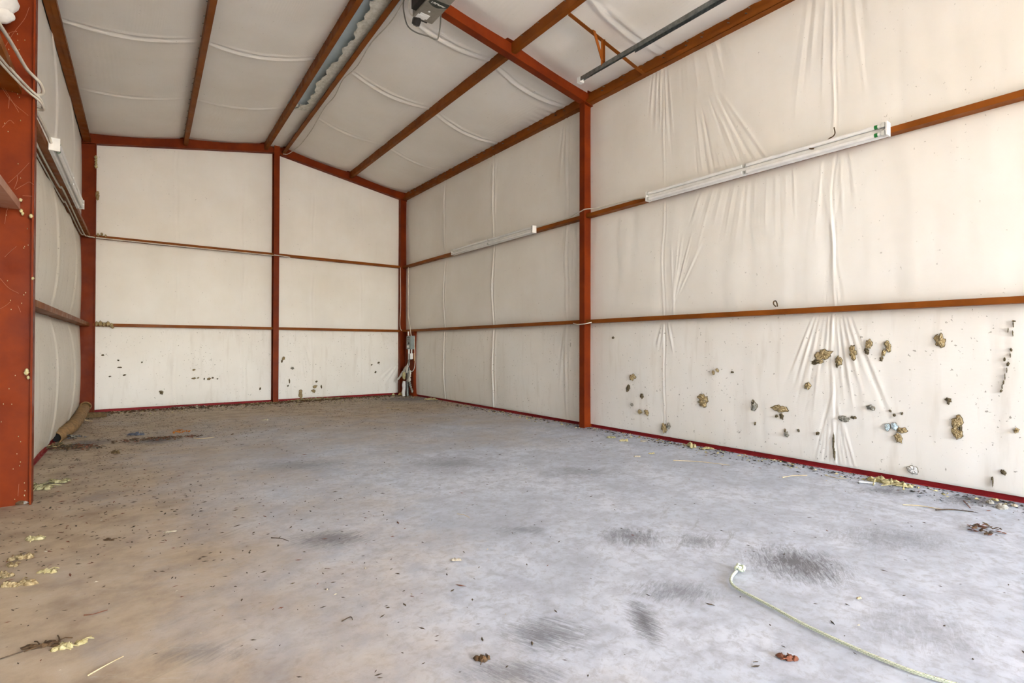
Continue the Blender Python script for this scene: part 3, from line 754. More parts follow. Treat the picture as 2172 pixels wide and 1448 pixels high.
cable('cable', [(-.66, 4.0, 3.04), (-.60, 4.5, 3.03), (-.56, 4.80, 3.0), (-.528, 4.885, 2.985), (-.50, 4.93, 2.965), (-.498, 5.02, 2.93), (-.57, 5.08, 2.90), (lx(5.5) + .012, 5.5, 2.935), (lx(6) + .02, 6.0, 2.935), (lx(6.1) + .03, 6.10, 2.90)], 0.011, M['wire'], 'thick white cable bent round the near left column to the tube light')
cable('cable', [(-.68, 4.0, 2.86), (-.62, 4.45, 2.87), (-.55, 4.80, 2.87), (-.51, 4.90, 2.86), (-.494, 4.955, 2.845), (-.50, 5.03, 2.83), (-.60, 5.1, 2.835), (lx(6) - .06, 6.0, 2.857), (lx(7.5) - .055, 7.5, 2.857), (lx(7.7) - .035, 7.7, 2.857), (lx(9.8) - .05, 9.8, 2.857), (lx(10.6) - .05, 10.6, 2.857), (lx(10.7) - .02, 10.7, 2.855), (-.44, 10.78, 2.862), (-.36, 10.865, 2.872), (1.2, 10.872, 2.866), (2.2, 10.85, 2.864), (2.30, 10.79, 2.864), (2.39, 10.79, 2.862), (2.6, 10.87, 2.864)], 0.009, M['wire'], 'white cable under the left girt that turns onto the end wall')
cable('cable', [(-.69, 4.0, 2.84), (-.63, 4.45, 2.85), (-.56, 4.80, 2.852), (-.508, 4.90, 2.835), (-.490, 4.955, 2.82), (-.50, 5.03, 2.81), (-.62, 5.15, 2.835), (lx(6) - .095, 6.0, 2.857), (lx(8.2) - .095, 8.2, 2.857), (lx(8.4) - .075, 8.4, 2.857), (lx(10.4) - .09, 10.4, 2.857), (lx(10.55) - .06, 10.62, 2.857)], 0.008, M['wire'], 'thin white cable looped tightly below the thick one on the left girt')
cable('cable', [(4.93, 10.80, 2.865), (4.935, 10.80, 2.4), (4.94, 10.80, 2.0), (4.925, 10.80, 1.65), (4.935, 10.80, 1.5), (4.97, 10.80, 1.445)], 0.007, M['wire'], 'thin white cable hanging down the right corner column')
cable('cable', [(5.04, 10.62, 2.86), (5.05, 10.64, 2.3), (5.045, 10.62, 1.8), (5.035, 10.52, 1.55), (5.02, 10.45, 1.40), (5.02, 10.42, 1.32)], 0.010, M['wire'], 'white cable dropping down the right wall into the breaker panel')
cable('cable', [(px('ridge_r', y) + .045 + dx, y, zb(px('ridge_r', y)) + .055 + dz) for y, dx, dz in ((5.3, 0, .01), (5.7, .02, .0), (6.3, 0, .02), (6.9, .03, .01), (7.4, 0, .03), (7.9, .03, 0), (8.4, .03, .02), (8.9, .04, -.01), (9.5, .09, .02), (10.2, .10, .03), (10.6, .05, .01), (10.8, -.02, -.02), (10.82, -.10, -.03))], 0.007, M['wire'], 'white cable strung along the right ridge purlin')

# ------------------------------------------------------------------ overhead door hardware
# galvanised track, with its hanger beam and brace
r = empty('door_track', (4.31, 2, 4.25))
TX, TZ = 4.31, 4.245
mb = MB(); p0, p1 = (TX, YF + .1, TZ), (TX, 4.43, TZ)
mb.bar(p0, p1, (1, 0, 0), (0, 0, 1), -.028, .028, 0.045, 0.048); mb.bar(p0, p1, (1, 0, 0), (0, 0, 1), -.028, -.025, 0.0, 0.045)
mb.bar(p0, p1, (1, 0, 0), (0, 0, 1), .025, .028, 0.018, 0.045); mb.build('rail', M['galv'], r)
mb = MB(); mb.bar((TX, YF + .1, TZ), (TX, 3.62, TZ), (1, 0, 0), (0, 0, 1), .029, .070, .044, .048); mb.bar((TX, YF + .1, TZ), (TX, 3.62, TZ), (1, 0, 0), (0, 0, 1), .029, .032, 0.0, .044); mb.build('stiffener_angle', M['galv'], r)
mb = MB(); mb.bar((TX, 4.39, TZ), (TX, 4.44, TZ), (1, 0, 0), (0, 0, 1), -.032, .032, -.01, .055); mb.build('end_stop', M['white_enamel'], r)
props(r, 'galvanised steel overhead-door track under the right roof slope', 'door track')
YB = 4.06
r = empty('hanger_beam', (4.4, YB, 4.5))
pa = (3.80, YB, zb(3.80) + .05); pb = (5.045, YB, zb(5.045) + .012)
mb = MB(); mb.bar(pa, pb, (0, 1, 0), (0, 0, 1), -.022, .022, -.004, 0); mb.bar(pa, pb, (0, 1, 0), (0, 0, 1), .018, .022, 0, .045); mb.build('angle', M['steel2'], r)
mb = MB(); mb.bar((4.30, YB - .012, zb(4.30) + .03), (4.30, YB - .012, TZ + .03), (1, 0, 0), (0, 1, 0), -.026, .010, -.003, .003); mb.bar((4.30, YB - .012, zb(4.30) + .03), (4.30, YB - .012, TZ + .03), (1, 0, 0), (0, 1, 0), .006, .010, -.028, 0); mb.build('hanger', M['steel2'], r)
mb = MB(); mb.bar((4.14, YB - .03, zb(4.14) + .045), (4.285, YB - .02, TZ + .09), (1, 0, 0), (0, 1, 0), -.022, .022, -.003, .003); mb.build('brace', M['steel2'], r)
props(r, 'brown angle beam with a short forked hanger holding the door track', 'bracket')

# opener
OX0, OX1, OY0, OY1, OZ0, OZ1 = 2.275, 2.492, 4.20, 4.715, 4.40, 4.56
r = empty('door_opener', (2.385, 4.45, 4.4))
mb = MB(); b = .012
mb.v = []; lo = [(OX0, OY0), (OX1, OY0), (OX1, OY1), (OX0, OY1)]
c4 = [(OX0 + .006, OY0 + .006), (OX1 - .006, OY0 + .006), (OX1 - .006, OY1 - .006), (OX0 + .006, OY1 - .006)]
mb.add([(x, y, OZ0) for x, y in c4] + [(x, y, OZ0 + .006) for x, y in lo] + [(x, y, OZ1) for x, y in lo],
       [(3,2,1,0), (0,1,5,4), (1,2,6,5), (2,3,7,6), (3,0,4,7), (4,5,9,8), (5,6,10,9), (6,7,11,10), (7,4,8,11), (8,9,10,11)])
mb.build('body', M['opener_grey'], r)
# curved badge near the viewer end, with its lettering
mb = MB(); ya = 4.325; pts = []
for i in range(13):
    t = i / 12; pts.append((OX0 + .020 + t * (OX1 - OX0 - .024), 4.415 + 0.045 * math.sin(PI * t) - 0.02 * t))
bot = [(p[0], p[1], OZ0 - .0035) for p in pts] + [(OX1 - .004, 4.345, OZ0 - .0035), (OX0 + .020, 4.352, OZ0 - .0035)]
n_ = len(bot); top_ = [(a, b_, OZ0 + .001) for a, b_, c_ in bot]
mb.add(bot + top_, [tuple(range(n_)), tuple(range(2 * n_ - 1, n_ - 1, -1))] + [(i, i + n_, (i + 1) % n_ + n_, (i + 1) % n_) for i in range(n_)])
badge = mb.build('badge', M['opener_badge'], r)
tcu = bpy.data.curves.new('lettering', 'FONT'); tcu.body = 'LiftMaster'; tcu.size = 0.036; tcu.extrude = 0.0006; tcu.align_x = 'CENTER'; tcu.shear = 0.2
tob = bpy.data.objects.new('lettering_curve', tcu); col.objects.link(tob)
dg = bpy.context.evaluated_depsgraph_get()
tme = bpy.data.meshes.new_from_object(tob.evaluated_get(dg)); bpy.data.objects.remove(tob, do_unlink=True)
tme.materials.clear(); tme.materials.append(M['print_white'])
# text lies in the underside, read from below: x to the right, letter tops towards the viewer end
let = bpy.data.objects.new('lettering', tme); col.objects.link(let); let.parent = badge
_mx = Matrix(((1, 0, 0, 2.388), (0, -1, 0, 4.405), (0, 0, -1, OZ0 - .0042), (0, 0, 0, 1)))
tme.transform(_mx)
mb = MB(); mb.box((OX0 + .035, 4.60, OZ0 - .002), (OX0 + .135, 4.675, OZ0 + .001)); mb.box((OX0 + .02, 4.635, OZ0 - .0025), (OX0 + .115, 4.695, OZ0 + .001)); mb.build('rating_label', M['print_white'], r)
mb = MB(); mb.blob((2.37, 4.545, OZ0 - .001), (.012, .010, .004), 3, .3, flat=False); mb.build('wasp_spot', M['print_white'], r, smooth=True)
mb = MB(); mb.box((OX0 - .05, 4.30, OZ0 + .02), (OX0 + .001, 4.64, OZ0 + .13)); mb.build('lamp_bay', M['dark'], r)
mb = MB(); mb.tube([(OX0 + .06, OY1 - .01, OZ0 + .03), (OX0 + .06, OY1 + .035, OZ0 + .0), (OX0 + .06, OY1 + .06, OZ0 - .03)], [.038, .044, .040], 16); cp = mb.build('motor_cap', M['dark'], r, smooth=False)
mb = MB(); mb.tube([(OX0 + .06, OY1 + .058, OZ0 - .028), (OX0 + .06, OY1 + .066, OZ0 - .036)], [.027, .024], 16); mb.build('cap_disc', M['wire_grey'], cp)
mb = MB(); mb.box((OX0 + .095, OY1 - .002, OZ0 + .005), (OX0 + .165, OY1 + .022, OZ0 + .04)); mb.build('terminal_block', M['dark'], r)
for xx in (OX0 + .02, OX1 - .02):
    mb = MB(); mb.bar((xx, 4.62, OZ1 - .02), (xx, 4.95, zb(2.4) + .02), (1, 0, 0), (0, 0, 1), -.012, .012, -.002, .002); mb.build('hanging_strap', M['galv'], r)
mb = MB(); mb.bar((2.385, YF + .2, OZ1 - .03), (2.385, OY0 + .02, OZ1 - .03), (1, 0, 0), (0, 0, 1), -.02, .02, -.02, .02); mb.build('drive_rail', M['galv'], r)
props(r, 'grey garage-door opener with a dark name badge under the ridge', 'door opener')
cable('power_cord', [(2.36, 4.98, 4.86), (2.33, 4.98, 4.80), (2.305, 5.0, 4.70), (2.33, 5.02, 4.58), (2.37, 5.02, 4.49), (2.45, 4.99, 4.44), (2.56, 4.93, 4.41), (2.625, 4.88, 4.375), (2.645, 4.86, 4.40), (2.625, 4.78, 4.50), (2.56, 4.66, 4.56), (2.50, 4.60, 4.55)], 0.0075, M['wire_grey'], 'dark grey power cord drooping beside the door opener')
cable('bell_wire', [(OX0 + .03, OY1 + .03, OZ0 + .02), (OX0 - .02, OY1 + .03, OZ0 + .06), (OX0 - .055, OY1 - .05, OZ0 + .12), (OX0 - .05, OY1 - .2, OZ0 + .2), (OX0 + .0, OY1 - .3, OZ0 + .26)], 0.006, M['wire'], 'thin white wire looping round the left side of the door opener')

# ------------------------------------------------------------------ corner electrics
r = empty('door_jamb', (5.09, 10.40, 0))
mb = MB(); mb.box((5.045, 10.35, 0), (5.052, 10.44, Z1B)); mb.box((5.052, 10.35, 0), (5.15, 10.357, Z1B)); mb.build('channel', M['steel'], r)
mb = MB(); mb.box((5.075, 10.44, 0), (5.095, 10.80, Z1B)); mb.build('back_board', M['steel'], r)
props(r, 'short red steel jamb from slab to lower girt beside the breaker panel', 'jamb')
r = empty('breaker_panel', (5.02, 10.46, 1.02))
mb = MB(); mb.box((4.985, 10.345, 1.03), (5.074, 10.56, 1.325)); mb.build('box', M['panel_grey'], r)
mb = MB(); mb.box((4.972, 10.350, 1.035), (4.985, 10.555, 1.32)); cv = mb.build('cover', M['panel_grey'], r)
for i, (z0_, z1_) in enumerate(((1.283, 1.296), (1.245, 1.258), (1.205, 1.215))):
    mb = MB(); mb.box((4.968, 10.40, z0_), (4.973, 10.52, z1_)); mb.build('slot', M['dark'], cv)
mb = MB(); mb.box((4.966, 10.41, 1.14), (4.973, 10.47, 1.185)); mb.build('breaker', M['dark'], r)
mb = MB(); mb.box((4.969, 10.43, 1.065), (4.973, 10.53, 1.115)); mb.build('paper_label', M['print_white'], r)
props(r, 'small grey breaker panel in the right back corner', 'electrical panel')
def pipe_obj(name, pts, rad, mat, label, cat='conduit'):
    mb = MB(); mb.tube(pts, rad, 12); return props(mb.build(name, mat, smooth=True), label, cat)
pipe_obj('conduit', [(4.99, 10.50, 1.33), (4.99, 10.50, 1.42)], 0.017, M['white_enamel'], 'short white conduit stub above the breaker panel')
pipe_obj('conduit', [(5.0, 10.49, 1.03), (5.0, 10.49, 0.70), (4.985, 10.55, 0.60)], 0.020, M['white_enamel'], 'white conduit leaving the bottom of the breaker panel')
pipe_obj('conduit', [(5.02, 10.40, 1.03), (5.02, 10.40, 0.92)], 0.015, M['white_enamel'], 'thin white conduit between breaker panel and socket box')
pipe_obj('conduit', [(4.995, 10.46, 0.80), (4.96, 10.50, 0.62), (4.90, 10.56, 0.38)], 0.022, M['wire_grey'], 'dark grey conduit slanting down from the socket box')
pipe_obj('pipe', [(4.99, 10.52, 0.64), (4.985, 10.52, 0.45), (4.99, 10.53, 0.0)], 0.030, M['galv'], 'grey pipe rising from the slab under the torn vinyl')
r = empty('socket_box', (5.02, 10.43, .8))
mb = MB(); mb.box((4.985, 10.41, 0.80), (5.06, 10.50, 0.93)); mb.build('box', M['galv'], r)
mb = MB(); mb.box((4.978, 10.375, 0.82), (5.05, 10.41, 0.94)); mb.build('plate', M['white_enamel'], r)
mb = MB(); mb.box((5.052, 10.34, 0.78), (5.066, 10.372, 0.95)); mb.build('backing', M['wood_tan'], r)
props(r, 'small metal socket box with a white plate below the breaker panel', 'socket box')
cable('cable', [(5.05, 10.335, 1.30), (5.06, 10.325, 1.0), (5.065, 10.32, 0.75), (5.045, 10.33, 0.60), (5.01, 10.36, 0.545), (4.98, 10.40, 0.57), (4.985, 10.44, 0.62)], 0.008, M['wire'], 'white cable hanging in a loop beside the breaker panel')
def sheet(name, rows, mat, label, cat, seed=0, jitter=.008):
    """thin crumpled sheet through rows of points"""
    rnd = random.Random(seed); k = len(rows[0]); up = []
    for row in rows: up.append(smooth_path(row, 4))
    k = len(up[0]); mb = MB()
    vs = [tuple(np.array(p) + np.array([rnd.uniform(-jitter, jitter) for _ in range(3)])) for rw in up for p in rw]
    mb.add(vs, [(j*k+i, j*k+i+1, (j+1)*k+i+1, (j+1)*k+i) for j in range(len(up)-1) for i in range(k-1)])
    o = mb.build(name, mat, smooth=True); md = o.modifiers.new('thickness', 'SOLIDIFY'); md.thickness = 0.003
    return props(o, label, cat)
cp = lambda u, v, x: tuple(on_x(u, v, x))
sheet('torn_vinyl', [[cp(866, 770, 4.95), cp(857, 780, 4.93), cp(851, 790, 4.90), cp(845, 800, 4.86), cp(839, 808, 4.82)],
                     [cp(866, 776, 4.95), cp(860, 786, 4.93), cp(855, 792, 4.90), cp(847, 801, 4.86), cp(839, 810, 4.82)],
                     [cp(865, 784, 4.95), cp(863, 791, 4.93), cp(857, 793, 4.91), cp(848, 802, 4.87), cp(839, 812, 4.83)]], M['flap'], 'torn white vinyl pulled across the foot of the right corner column', 'torn vinyl', 1)
sheet('torn_vinyl', [[cp(868, 784, 4.95), cp(865, 795, 4.95), cp(863, 808, 4.95)], [cp(870, 784, 4.94), cp(868, 797, 4.93), cp(867, 812, 4.94)],
                     [cp(872, 786, 4.96), cp(871, 798, 4.95), cp(871, 808, 4.96)]], M['flap'], 'white vinyl rag hanging from the pipe under the socket box', 'torn vinyl', 2, .012)
mb = MB(); q = cp(857, 797, 4.90); mb.blob((q[0], q[1], q[2]), (.035, .05, .075), 4, .35, flat=False)
props(mb.build('insulation_tuft', M['fiber_pale'], smooth=True), 'yellow insulation tuft caught behind the grey conduit', 'insulation')
mb = MB(); q = cp(856.5, 816, 4.90); mb.tube([(q[0], q[1], 0.0), (q[0] - .01, q[1], .08), (q[0] + .006, q[1], .16), (q[0], q[1], .24), (q[0] + .01, q[1], .33)], [.030, .042, .036, .042, .030], 10)
props(mb.build('wrapped_pipe', M['white_foam'], smooth=True), 'pipe stub wrapped in crinkled white foil at the right corner', 'pipe')
mb = MB(); q = cp(869, 815, 4.96)
for i in range(5): mb.blob((q[0] + .01 * i, q[1] - .01 * i, q[2] + .03 - .045 * i), (.022, .025, .03), i, .5, flat=False)
props(mb.build('insulation_tuft', M['fiber_grey'], smooth=True), 'pale insulation shreds hanging by the grey floor pipe', 'insulation')

# ------------------------------------------------------------------ torn patches in the wall lining
RG = random.Random(77)
def torn_patch(pn, u, v, hw, hh, seed, kind, label=None):
    """ragged hole: dark rim, fibre bulging out of it and a few lifted flaps of vinyl; u, v in panel metres"""
    rnd = random.Random(seed); n = 22; h = pn.surf(u, v) + 0.003
    ph_ = rnd.uniform(0, 6.28); rad = [1.0 + 0.16 * math.sin(2 * 6.283 * i / n + ph_) + 0.10 * math.sin(5 * 6.283 * i / n + 2 * ph_) + rnd.uniform(-.20, .16) for i in range(n)]
    def pt(a, b, c): return pn.org + pn.eu * (u + a) + pn.ev * (v + b) + pn.en * c
    mb = MB(); rings = ((1.12, 0.000, .0), (1.1, 0.003, 0), (1.0, 0.005, 0), (0.9, 0.009, .005), (0.45, 0.014, .008))
    vs = []
    for k, lift, jit in rings:
        for i in range(n):
            t = 6.28318 * i / n; q = k * rad[i] * (1 + rnd.uniform(-.1, .1) * (k < 1))
            vs.append(pt(math.cos(t) * q * hw, math.sin(t) * q * hh, h + (lift + rnd.uniform(-jit, jit)) * (0.5 if kind == 'dark' else 1)))
    vs.append(pt(0, 0, h + .012)); fs = []; c = len(vs) - 1
    for r_ in range(len(rings) - 1):
        for i in range(n): fs.append((r_*n+i, r_*n+(i+1)%n, (r_+1)*n+(i+1)%n, (r_+1)*n+i))
    fs += [((len(rings)-1)*n+i, (len(rings)-1)*n+(i+1)%n, c) for i in range(n)]
    mb.add(vs, fs)
    mb.m = [0] * (2 * n) + [1] * (len(fs) - 2 * n)
    for i in range(rnd.randint(2, 5)):       # flaps
        t = rnd.uniform(0, 6.28); a, b = math.cos(t) * hw * .95, math.sin(t) * hh * .95; L = rnd.uniform(.25, .6) * min(hw, hh); w_ = rnd.uniform(.15, .35) * min(hw, hh)
        mb.add([pt(a - w_, b, h + .004), pt(a + w_, b + w_ * .5, h + .004), pt(a + rnd.uniform(-L, L), b + rnd.uniform(-L, L), h + .018)], [(0, 1, 2)], 2)
    mats = {'tan': (M['hole'], M['fiber'], M['flap']), 'grey': (M['hole'], M['fiber_grey'], M['flap']), 'dark': (M['hole'], M['hole'], M['flap']),
            'metal': (M['hole'], M['galv_blue'], M['flap']), 'white': (M['hole'], M['white_foam'], M['flap'])}[kind]
    o = mb.build('torn_patch', list(mats), pn.ob)
    if label: o['label'] = label
    return o
def on_right(u, v, w, h, kind, seed, label=None):
    pn = panels[('right', 'near', 0)]; c = on_x(u, v, XW - .03); a = on_x(u - w / 2, v, XW - .03); b = on_x(u + w / 2, v, XW - .03)
    d = abs(a[1] - b[1]); e = abs(on_x(u, v - h / 2, XW - .03)[2] - on_x(u, v + h / 2, XW - .03)[2])
    torn_patch(pn, (YM + .03) - c[1], c[2] - RZ[0][0], d / 2, e / 2, seed, kind, label)
def on_back(u, v, w, h, kind, seed):
    c = on_y(u, v, YW - .03); half = 'l' if c[0] < RIDGE else 'r'; pn = panels[('back', half, 0)]
    d = abs(on_y(u - w / 2, v, YW - .03)[0] - on_y(u + w / 2, v, YW - .03)[0]); e = abs(on_y(u, v - h / 2, YW - .03)[2] - on_y(u, v + h / 2, YW - .03)[2])
    torn_patch(pn, c[0] - pn.org[0], c[2] - RZ[0][0], d / 2, e / 2, seed, kind)
for i, a in enumerate([(1341.5, 799.5, 11, 14, 'tan'), (1332, 823, 8, 13, 'dark'), (1361.6, 839.6, 6, 12, 'dark'), (1356.7, 872.8, 8, 10, 'tan'),
        (1371, 874.7, 9, 10, 'tan'), (1339.6, 858, 6, 5, 'grey'), (1407.8, 907.3, 10, 22, 'tan'), (1417.5, 903, 6, 14, 'grey'), (1492, 844, 20, 16, 'tan'), (1491, 855, 17, 14, 'tan'),
        (1514.4, 790, 5, 9, 'tan'), (1523, 785, 6, 8, 'tan'), (1554, 789, 5, 5, 'dark'), (1601, 862, 11, 18, 'grey'), (1598, 853, 6, 10, 'dark'),
        (1655, 866, 30, 15, 'tan'), (1658, 882, 8, 12, 'dark'), (1647.6, 882, 5, 7, 'dark'), (1668, 921, 10, 10, 'grey'), (1665, 913, 4, 7, 'dark'),
        (1714, 818, 12, 15, 'tan'), (1747, 752, 34, 20, 'tan'), (1732, 767, 22, 10, 'dark'), (1741, 766, 14, 7, 'tan'), (1780, 765, 13, 20, 'tan'), (1776, 774, 6, 9, 'dark'),
        (1809.5, 747, 15, 26, 'tan'), (1843, 729, 14, 20, 'tan'), (1839, 744, 10, 14, 'dark'), (1884, 734, 14, 20, 'tan'), (1875, 748, 9, 14, 'tan'), (1870, 761, 7, 10, 'dark'),
        (1994, 722.6, 22, 26, 'tan'), (1847.5, 864, 17, 10, 'grey'), (1790, 888, 22, 11, 'grey'), (1811, 885, 10, 7, 'dark'), (1883, 905, 14, 13, 'metal'), (1898, 904, 16, 15, 'metal'),
        (1914, 912, 20, 13, 'tan'), (1906, 928, 15, 20, 'tan'), (2012.5, 848, 12, 10, 'dark'), (2012, 853, 7, 8, 'dark'), (2031, 895, 22, 28, 'tan'), (2031, 918, 20, 26, 'tan'), (2038, 905, 6, 34, 'dark'),
        (2156.5, 912.5, 12, 9, 'tan'), (1935.5, 996, 20, 19, 'white'), (2128, 1002, 13, 10, 'dark'), (1735, 919, 7, 8, 'dark'), (1889, 871, 5, 5, 'dark'), (1898, 880, 5, 7, 'dark'), (1914, 877, 4, 6, 'dark'),
        (1694, 913, 5, 6, 'dark'), (1602, 898, 4, 6, 'dark'), (2104, 1015, 4, 8, 'dark'), (2105, 1024, 3, 16, 'dark'), (1768, 936, 4, 30, 'dark'), (1769, 962, 5, 24, 'dark'), (1299, 716, 4, 5, 'dark'),
        (2150, 681, 7, 4, 'dark'), (2149, 688, 2.5, 12, 'dark'), (2138, 700, 2.5, 9, 'dark'), (2148, 706, 2.5, 12, 'dark'), (2145, 742, 5, 7, 'dark'), (2143, 753, 2.5, 10, 'dark'), (2131, 762, 5, 8, 'dark'),
        (2138, 772, 6, 9, 'dark'), (2136, 785, 2.5, 10, 'dark'), (2132, 799, 2.5, 12, 'dark'), (2129, 811, 4, 8, 'dark'), (2126, 820, 2, 12, 'dark'), (2124, 829, 5, 6, 'dark')]):
    on_right(*a[:4], a[4], i + 1)
for i, a in enumerate([(342, 832, 9, 8, 'dark'), (411, 802, 8, 4, 'tan'), (443, 803, 8, 5, 'tan'), (420, 801, 4, 3, 'tan'), (433, 803, 3, 4, 'dark'), (451, 801, 5, 3, 'dark'), (461, 803, 3, 3, 'dark'), (411, 784, 5, 4, 'tan'), (254, 779, 8, 3, 'dark'),
        (264, 795, 7, 3, 'dark'), (233, 798, 6, 2.5, 'dark'), (251, 764, 4, 3, 'dark'), (301, 768, 3, 3, 'dark'), (218, 753, 5, 4, 'dark'), (601.4, 760, 7, 6, 'tan'), (598, 766, 4, 5, 'dark'), (620, 780.6, 6, 6, 'grey'), (638, 836, 9, 17, 'tan'),
        (668, 819.8, 9, 6, 'tan'), (665, 829, 8, 7, 'tan'), (671, 809, 4, 4, 'dark'), (681.5, 820, 3, 7, 'dark'), (802.6, 769, 5, 4, 'dark'), (787.4, 773.6, 3, 3, 'dark'), (796, 789, 4, 4, 'dark'), (614, 808, 3, 9, 'dark'), (611, 818, 3, 4, 'dark'), (552, 824, 4, 5, 'dark')]):
    on_back(*a[:4], a[4], i + 101)

# ------------------------------------------------------------------ things on the floor
# drain hose: ribbed, lying along the left wall
hp = [on_z(114, 930, .045), on_z(125, 922, .045), on_z(140, 913, .045), on_z(153, 903, .05), on_z(163, 891, .055), on_z(171, 879, .07), on_z(178, 867, .10), np.array((-0.50, 10.55, .16))]
hs = smooth_path(hp, 26); rad = []
for i in range(len(hs)): rad.append(0.062 + 0.0045 * math.cos(i * PI / 2.0))
r = empty('drain_hose', tuple(hs[0]))
mb = MB(); mb.tube(hs, rad, 18, cap=False); o = mb.build('ribbed_sleeve', M['hose'], r, smooth=True); md = o.modifiers.new('thickness', 'SOLIDIFY'); md.thickness = -0.010
mb = MB(); d0 = hs[0] + (hs[1] - hs[0]) * 6; mb.tube([d0, d0 + (hs[8] - hs[7])], 0.050, 16); mb.build('bore_shade_plug', M['hose_in'], r)  # near-black plug paints the shade inside the hose mouth
props(r, 'dusty brown ribbed drain hose lying against the left wall', 'hose')
r = props(None or empty('wood_offcut', tuple(on_z(200, 886))), 'weathered timber offcut on the slab by the left corner column', 'timber')
a0, a1 = on_z(176, 887), on_z(226, 884)
mb = MB(); mb.bar(a0, a1, (0.05, 1, 0), (0, 0, 1), 0, .11, 0, .055); mb.build('block', M['wood'], r)
mb = MB(); mb.bar(a0 + np.array((.02, .02, .055)), a1 + np.array((-.03, .02, .055)), (0.05, 1, 0), (0, 0, 1), 0, .07, 0, .02); mb.build('splinter', M['wood'], r)
cable('string', [on_z(174, 872, .12), on_z(174, 882, .10), on_z(178, 889, .03), on_z(186, 892, .006), on_z(196, 893, .005)], 0.005, M['straw'], 'pale string trailing from the drain hose', cat='string')

# rope with a knotted end
rp = [(1562, 1211), (1554, 1220), (1550, 1230), (1555, 1241), (1574, 1254), (1600, 1267), (1640, 1288), (1700, 1321), (1760, 1350), (1820, 1377), (1880, 1402), (1940, 1425), (2010, 1446), (2090, 1468), (2170, 1490)]
path = smooth_path([on_z(u, v, .0065) for u, v in rp], 16)
r = empty('rope', tuple(path[0]))
mb = MB(); mb.tube(path, 0.0065, 10, uv=True); mb.build('strand', M['rope'], r, smooth=True)
kc = on_z(1569, 1203, .017); kp = []
for i in range(61):
    t = 2 * PI * i / 60
    kp.append(kc + np.array(((math.sin(t) + 2 * math.sin(2 * t)) * .0080, (math.cos(t) - 2 * math.cos(2 * t)) * .0072, -math.sin(3 * t) * .008)))
mb = MB(); mb.tube(kp, 0.0068, 9, uv=True); mb.build('knot', M['rope'], r, smooth=True)
props(r, 'pale green flecked braided rope with a knotted end on the slab', 'rope')

# individual tufts, leaves, stones
def tuft(name, u, v, w, hgt, mat, label, cat, seed, n=5, stretch=1.0, ang=0.0):
    """fluffy clump: several overlapping lumps and stray fibres; w = width in metres"""
    rnd = random.Random(seed); c = on_z(u, v); mb = MB()
    ca, sa = math.cos(ang), math.sin(ang)
    for i in range(n):
        t = (i + .5) / n - .5; off = (t * w + rnd.uniform(-.08, .08) * w, rnd.uniform(-.25, .25) * w / stretch)
        rr = w / n * rnd.uniform(.75, 1.25)
        mb.blob((c[0] + off[0]*ca - off[1]*sa, c[1] + off[0]*sa + off[1]*ca, 0), (rr, rr * rnd.uniform(.6, 1.1) / stretch ** .5, hgt * rnd.uniform(.55, 1.0)), seed * 13 + i, .45, 9, 6, 0, ang)
    for i in range(6):
        a = rnd.uniform(0, 6.28); L = rnd.uniform(.3, .6) * w; s0 = (c[0] + rnd.uniform(-.4, .4) * w * ca, c[1] + rnd.uniform(-.4, .4) * w * sa, hgt * .5)
        mb.tube([s0, (s0[0] + L * .5 * math.cos(a), s0[1] + L * .5 * math.sin(a), hgt * rnd.uniform(.4, .9)), (s0[0] + L * math.cos(a), s0[1] + L * math.sin(a), .003)], max(.002, w * .018), 4)
    return props(mb.build(name, mat, smooth=True), label, cat)
def litter(name, u, v, w, depth, hgt, mats, label, cat, seed, n, ang=0.0, size=.022):
    """loose heap of small flakes lying every way"""
    rnd = random.Random(seed); c = on_z(u, v); mb = MB(); ca, sa = math.cos(ang), math.sin(ang)
    for i in range(n):
        p, q = rnd.gauss(0, .26) * w, rnd.gauss(0, .26) * depth
        x, y = c[0] + p*ca - q*sa, c[1] + p*sa + q*ca
        z = hgt * max(0, 1 - (2*p/w)**2 - (2*q/depth)**2) * rnd.random()
        s_ = size * rnd.uniform(.4, 1.1); a = rnd.uniform(0, 6.28); t = rnd.uniform(-.5, .5)
        e1 = np.array((math.cos(a), math.sin(a), t)) * s_; e2 = np.array((-math.sin(a), math.cos(a), rnd.uniform(-.4, .4))) * s_ * rnd.uniform(.3, .7)
        o_ = np.array((x, y, z + .003 + abs(e1[2]) * .6)); up_ = np.array((0, 0, s_ * .25))
        mb.add([o_ - e1, o_ - e2, o_ + e1, o_ + e2, o_ + up_], [(0, 1, 4), (1, 2, 4), (2, 3, 4), (3, 0, 4), (3, 2, 1, 0)], i % len(mats))
    return props(mb.build(name, list(mats)), label, cat, kind='stuff')
XA = -YAW                       # image-horizontal direction on the floor
T = 'insulation_tuft'; IN = 'insulation'
tuft(T, 88, 1034, .20, .035, M['fiber_moss'], 'yellow-green insulation tuft beside the foot of the near left column', IN, 1, 6, 1.2, XA)
tuft(T, 122, 1022, .16, .022, M['fiber_moss'], 'flatter yellow-green insulation scrap right of the near column tuft', IN, 2, 5, 1.5, XA + .3)
tuft(T, 75, 1143, .085, .020, M['fiber_pale'], 'small cream insulation flake on the brown dirt below the near left column', IN, 3, 4, 1.5, XA)
tuft(T, 46, 1184, .085, .024, M['fiber'], 'tan insulation clump, upper of the group near the left edge', IN, 4, 5, 1.3, XA + .3)
tuft(T, 28, 1199, .055, .014, M['fiber'], 'little tan insulation crumb just below the upper left clump', IN, 5, 4, 1.4, XA)
tuft(T, 8, 1222, .07, .024, M['fiber'], 'tan insulation clump touching the left edge of view', IN, 6, 5, 1.2, XA)
tuft(T, 47, 1238, .12, .024, M['fiber'], 'long tan insulation clump, lowest of the group near the left edge', IN, 7, 6, 1.7, XA + .25)
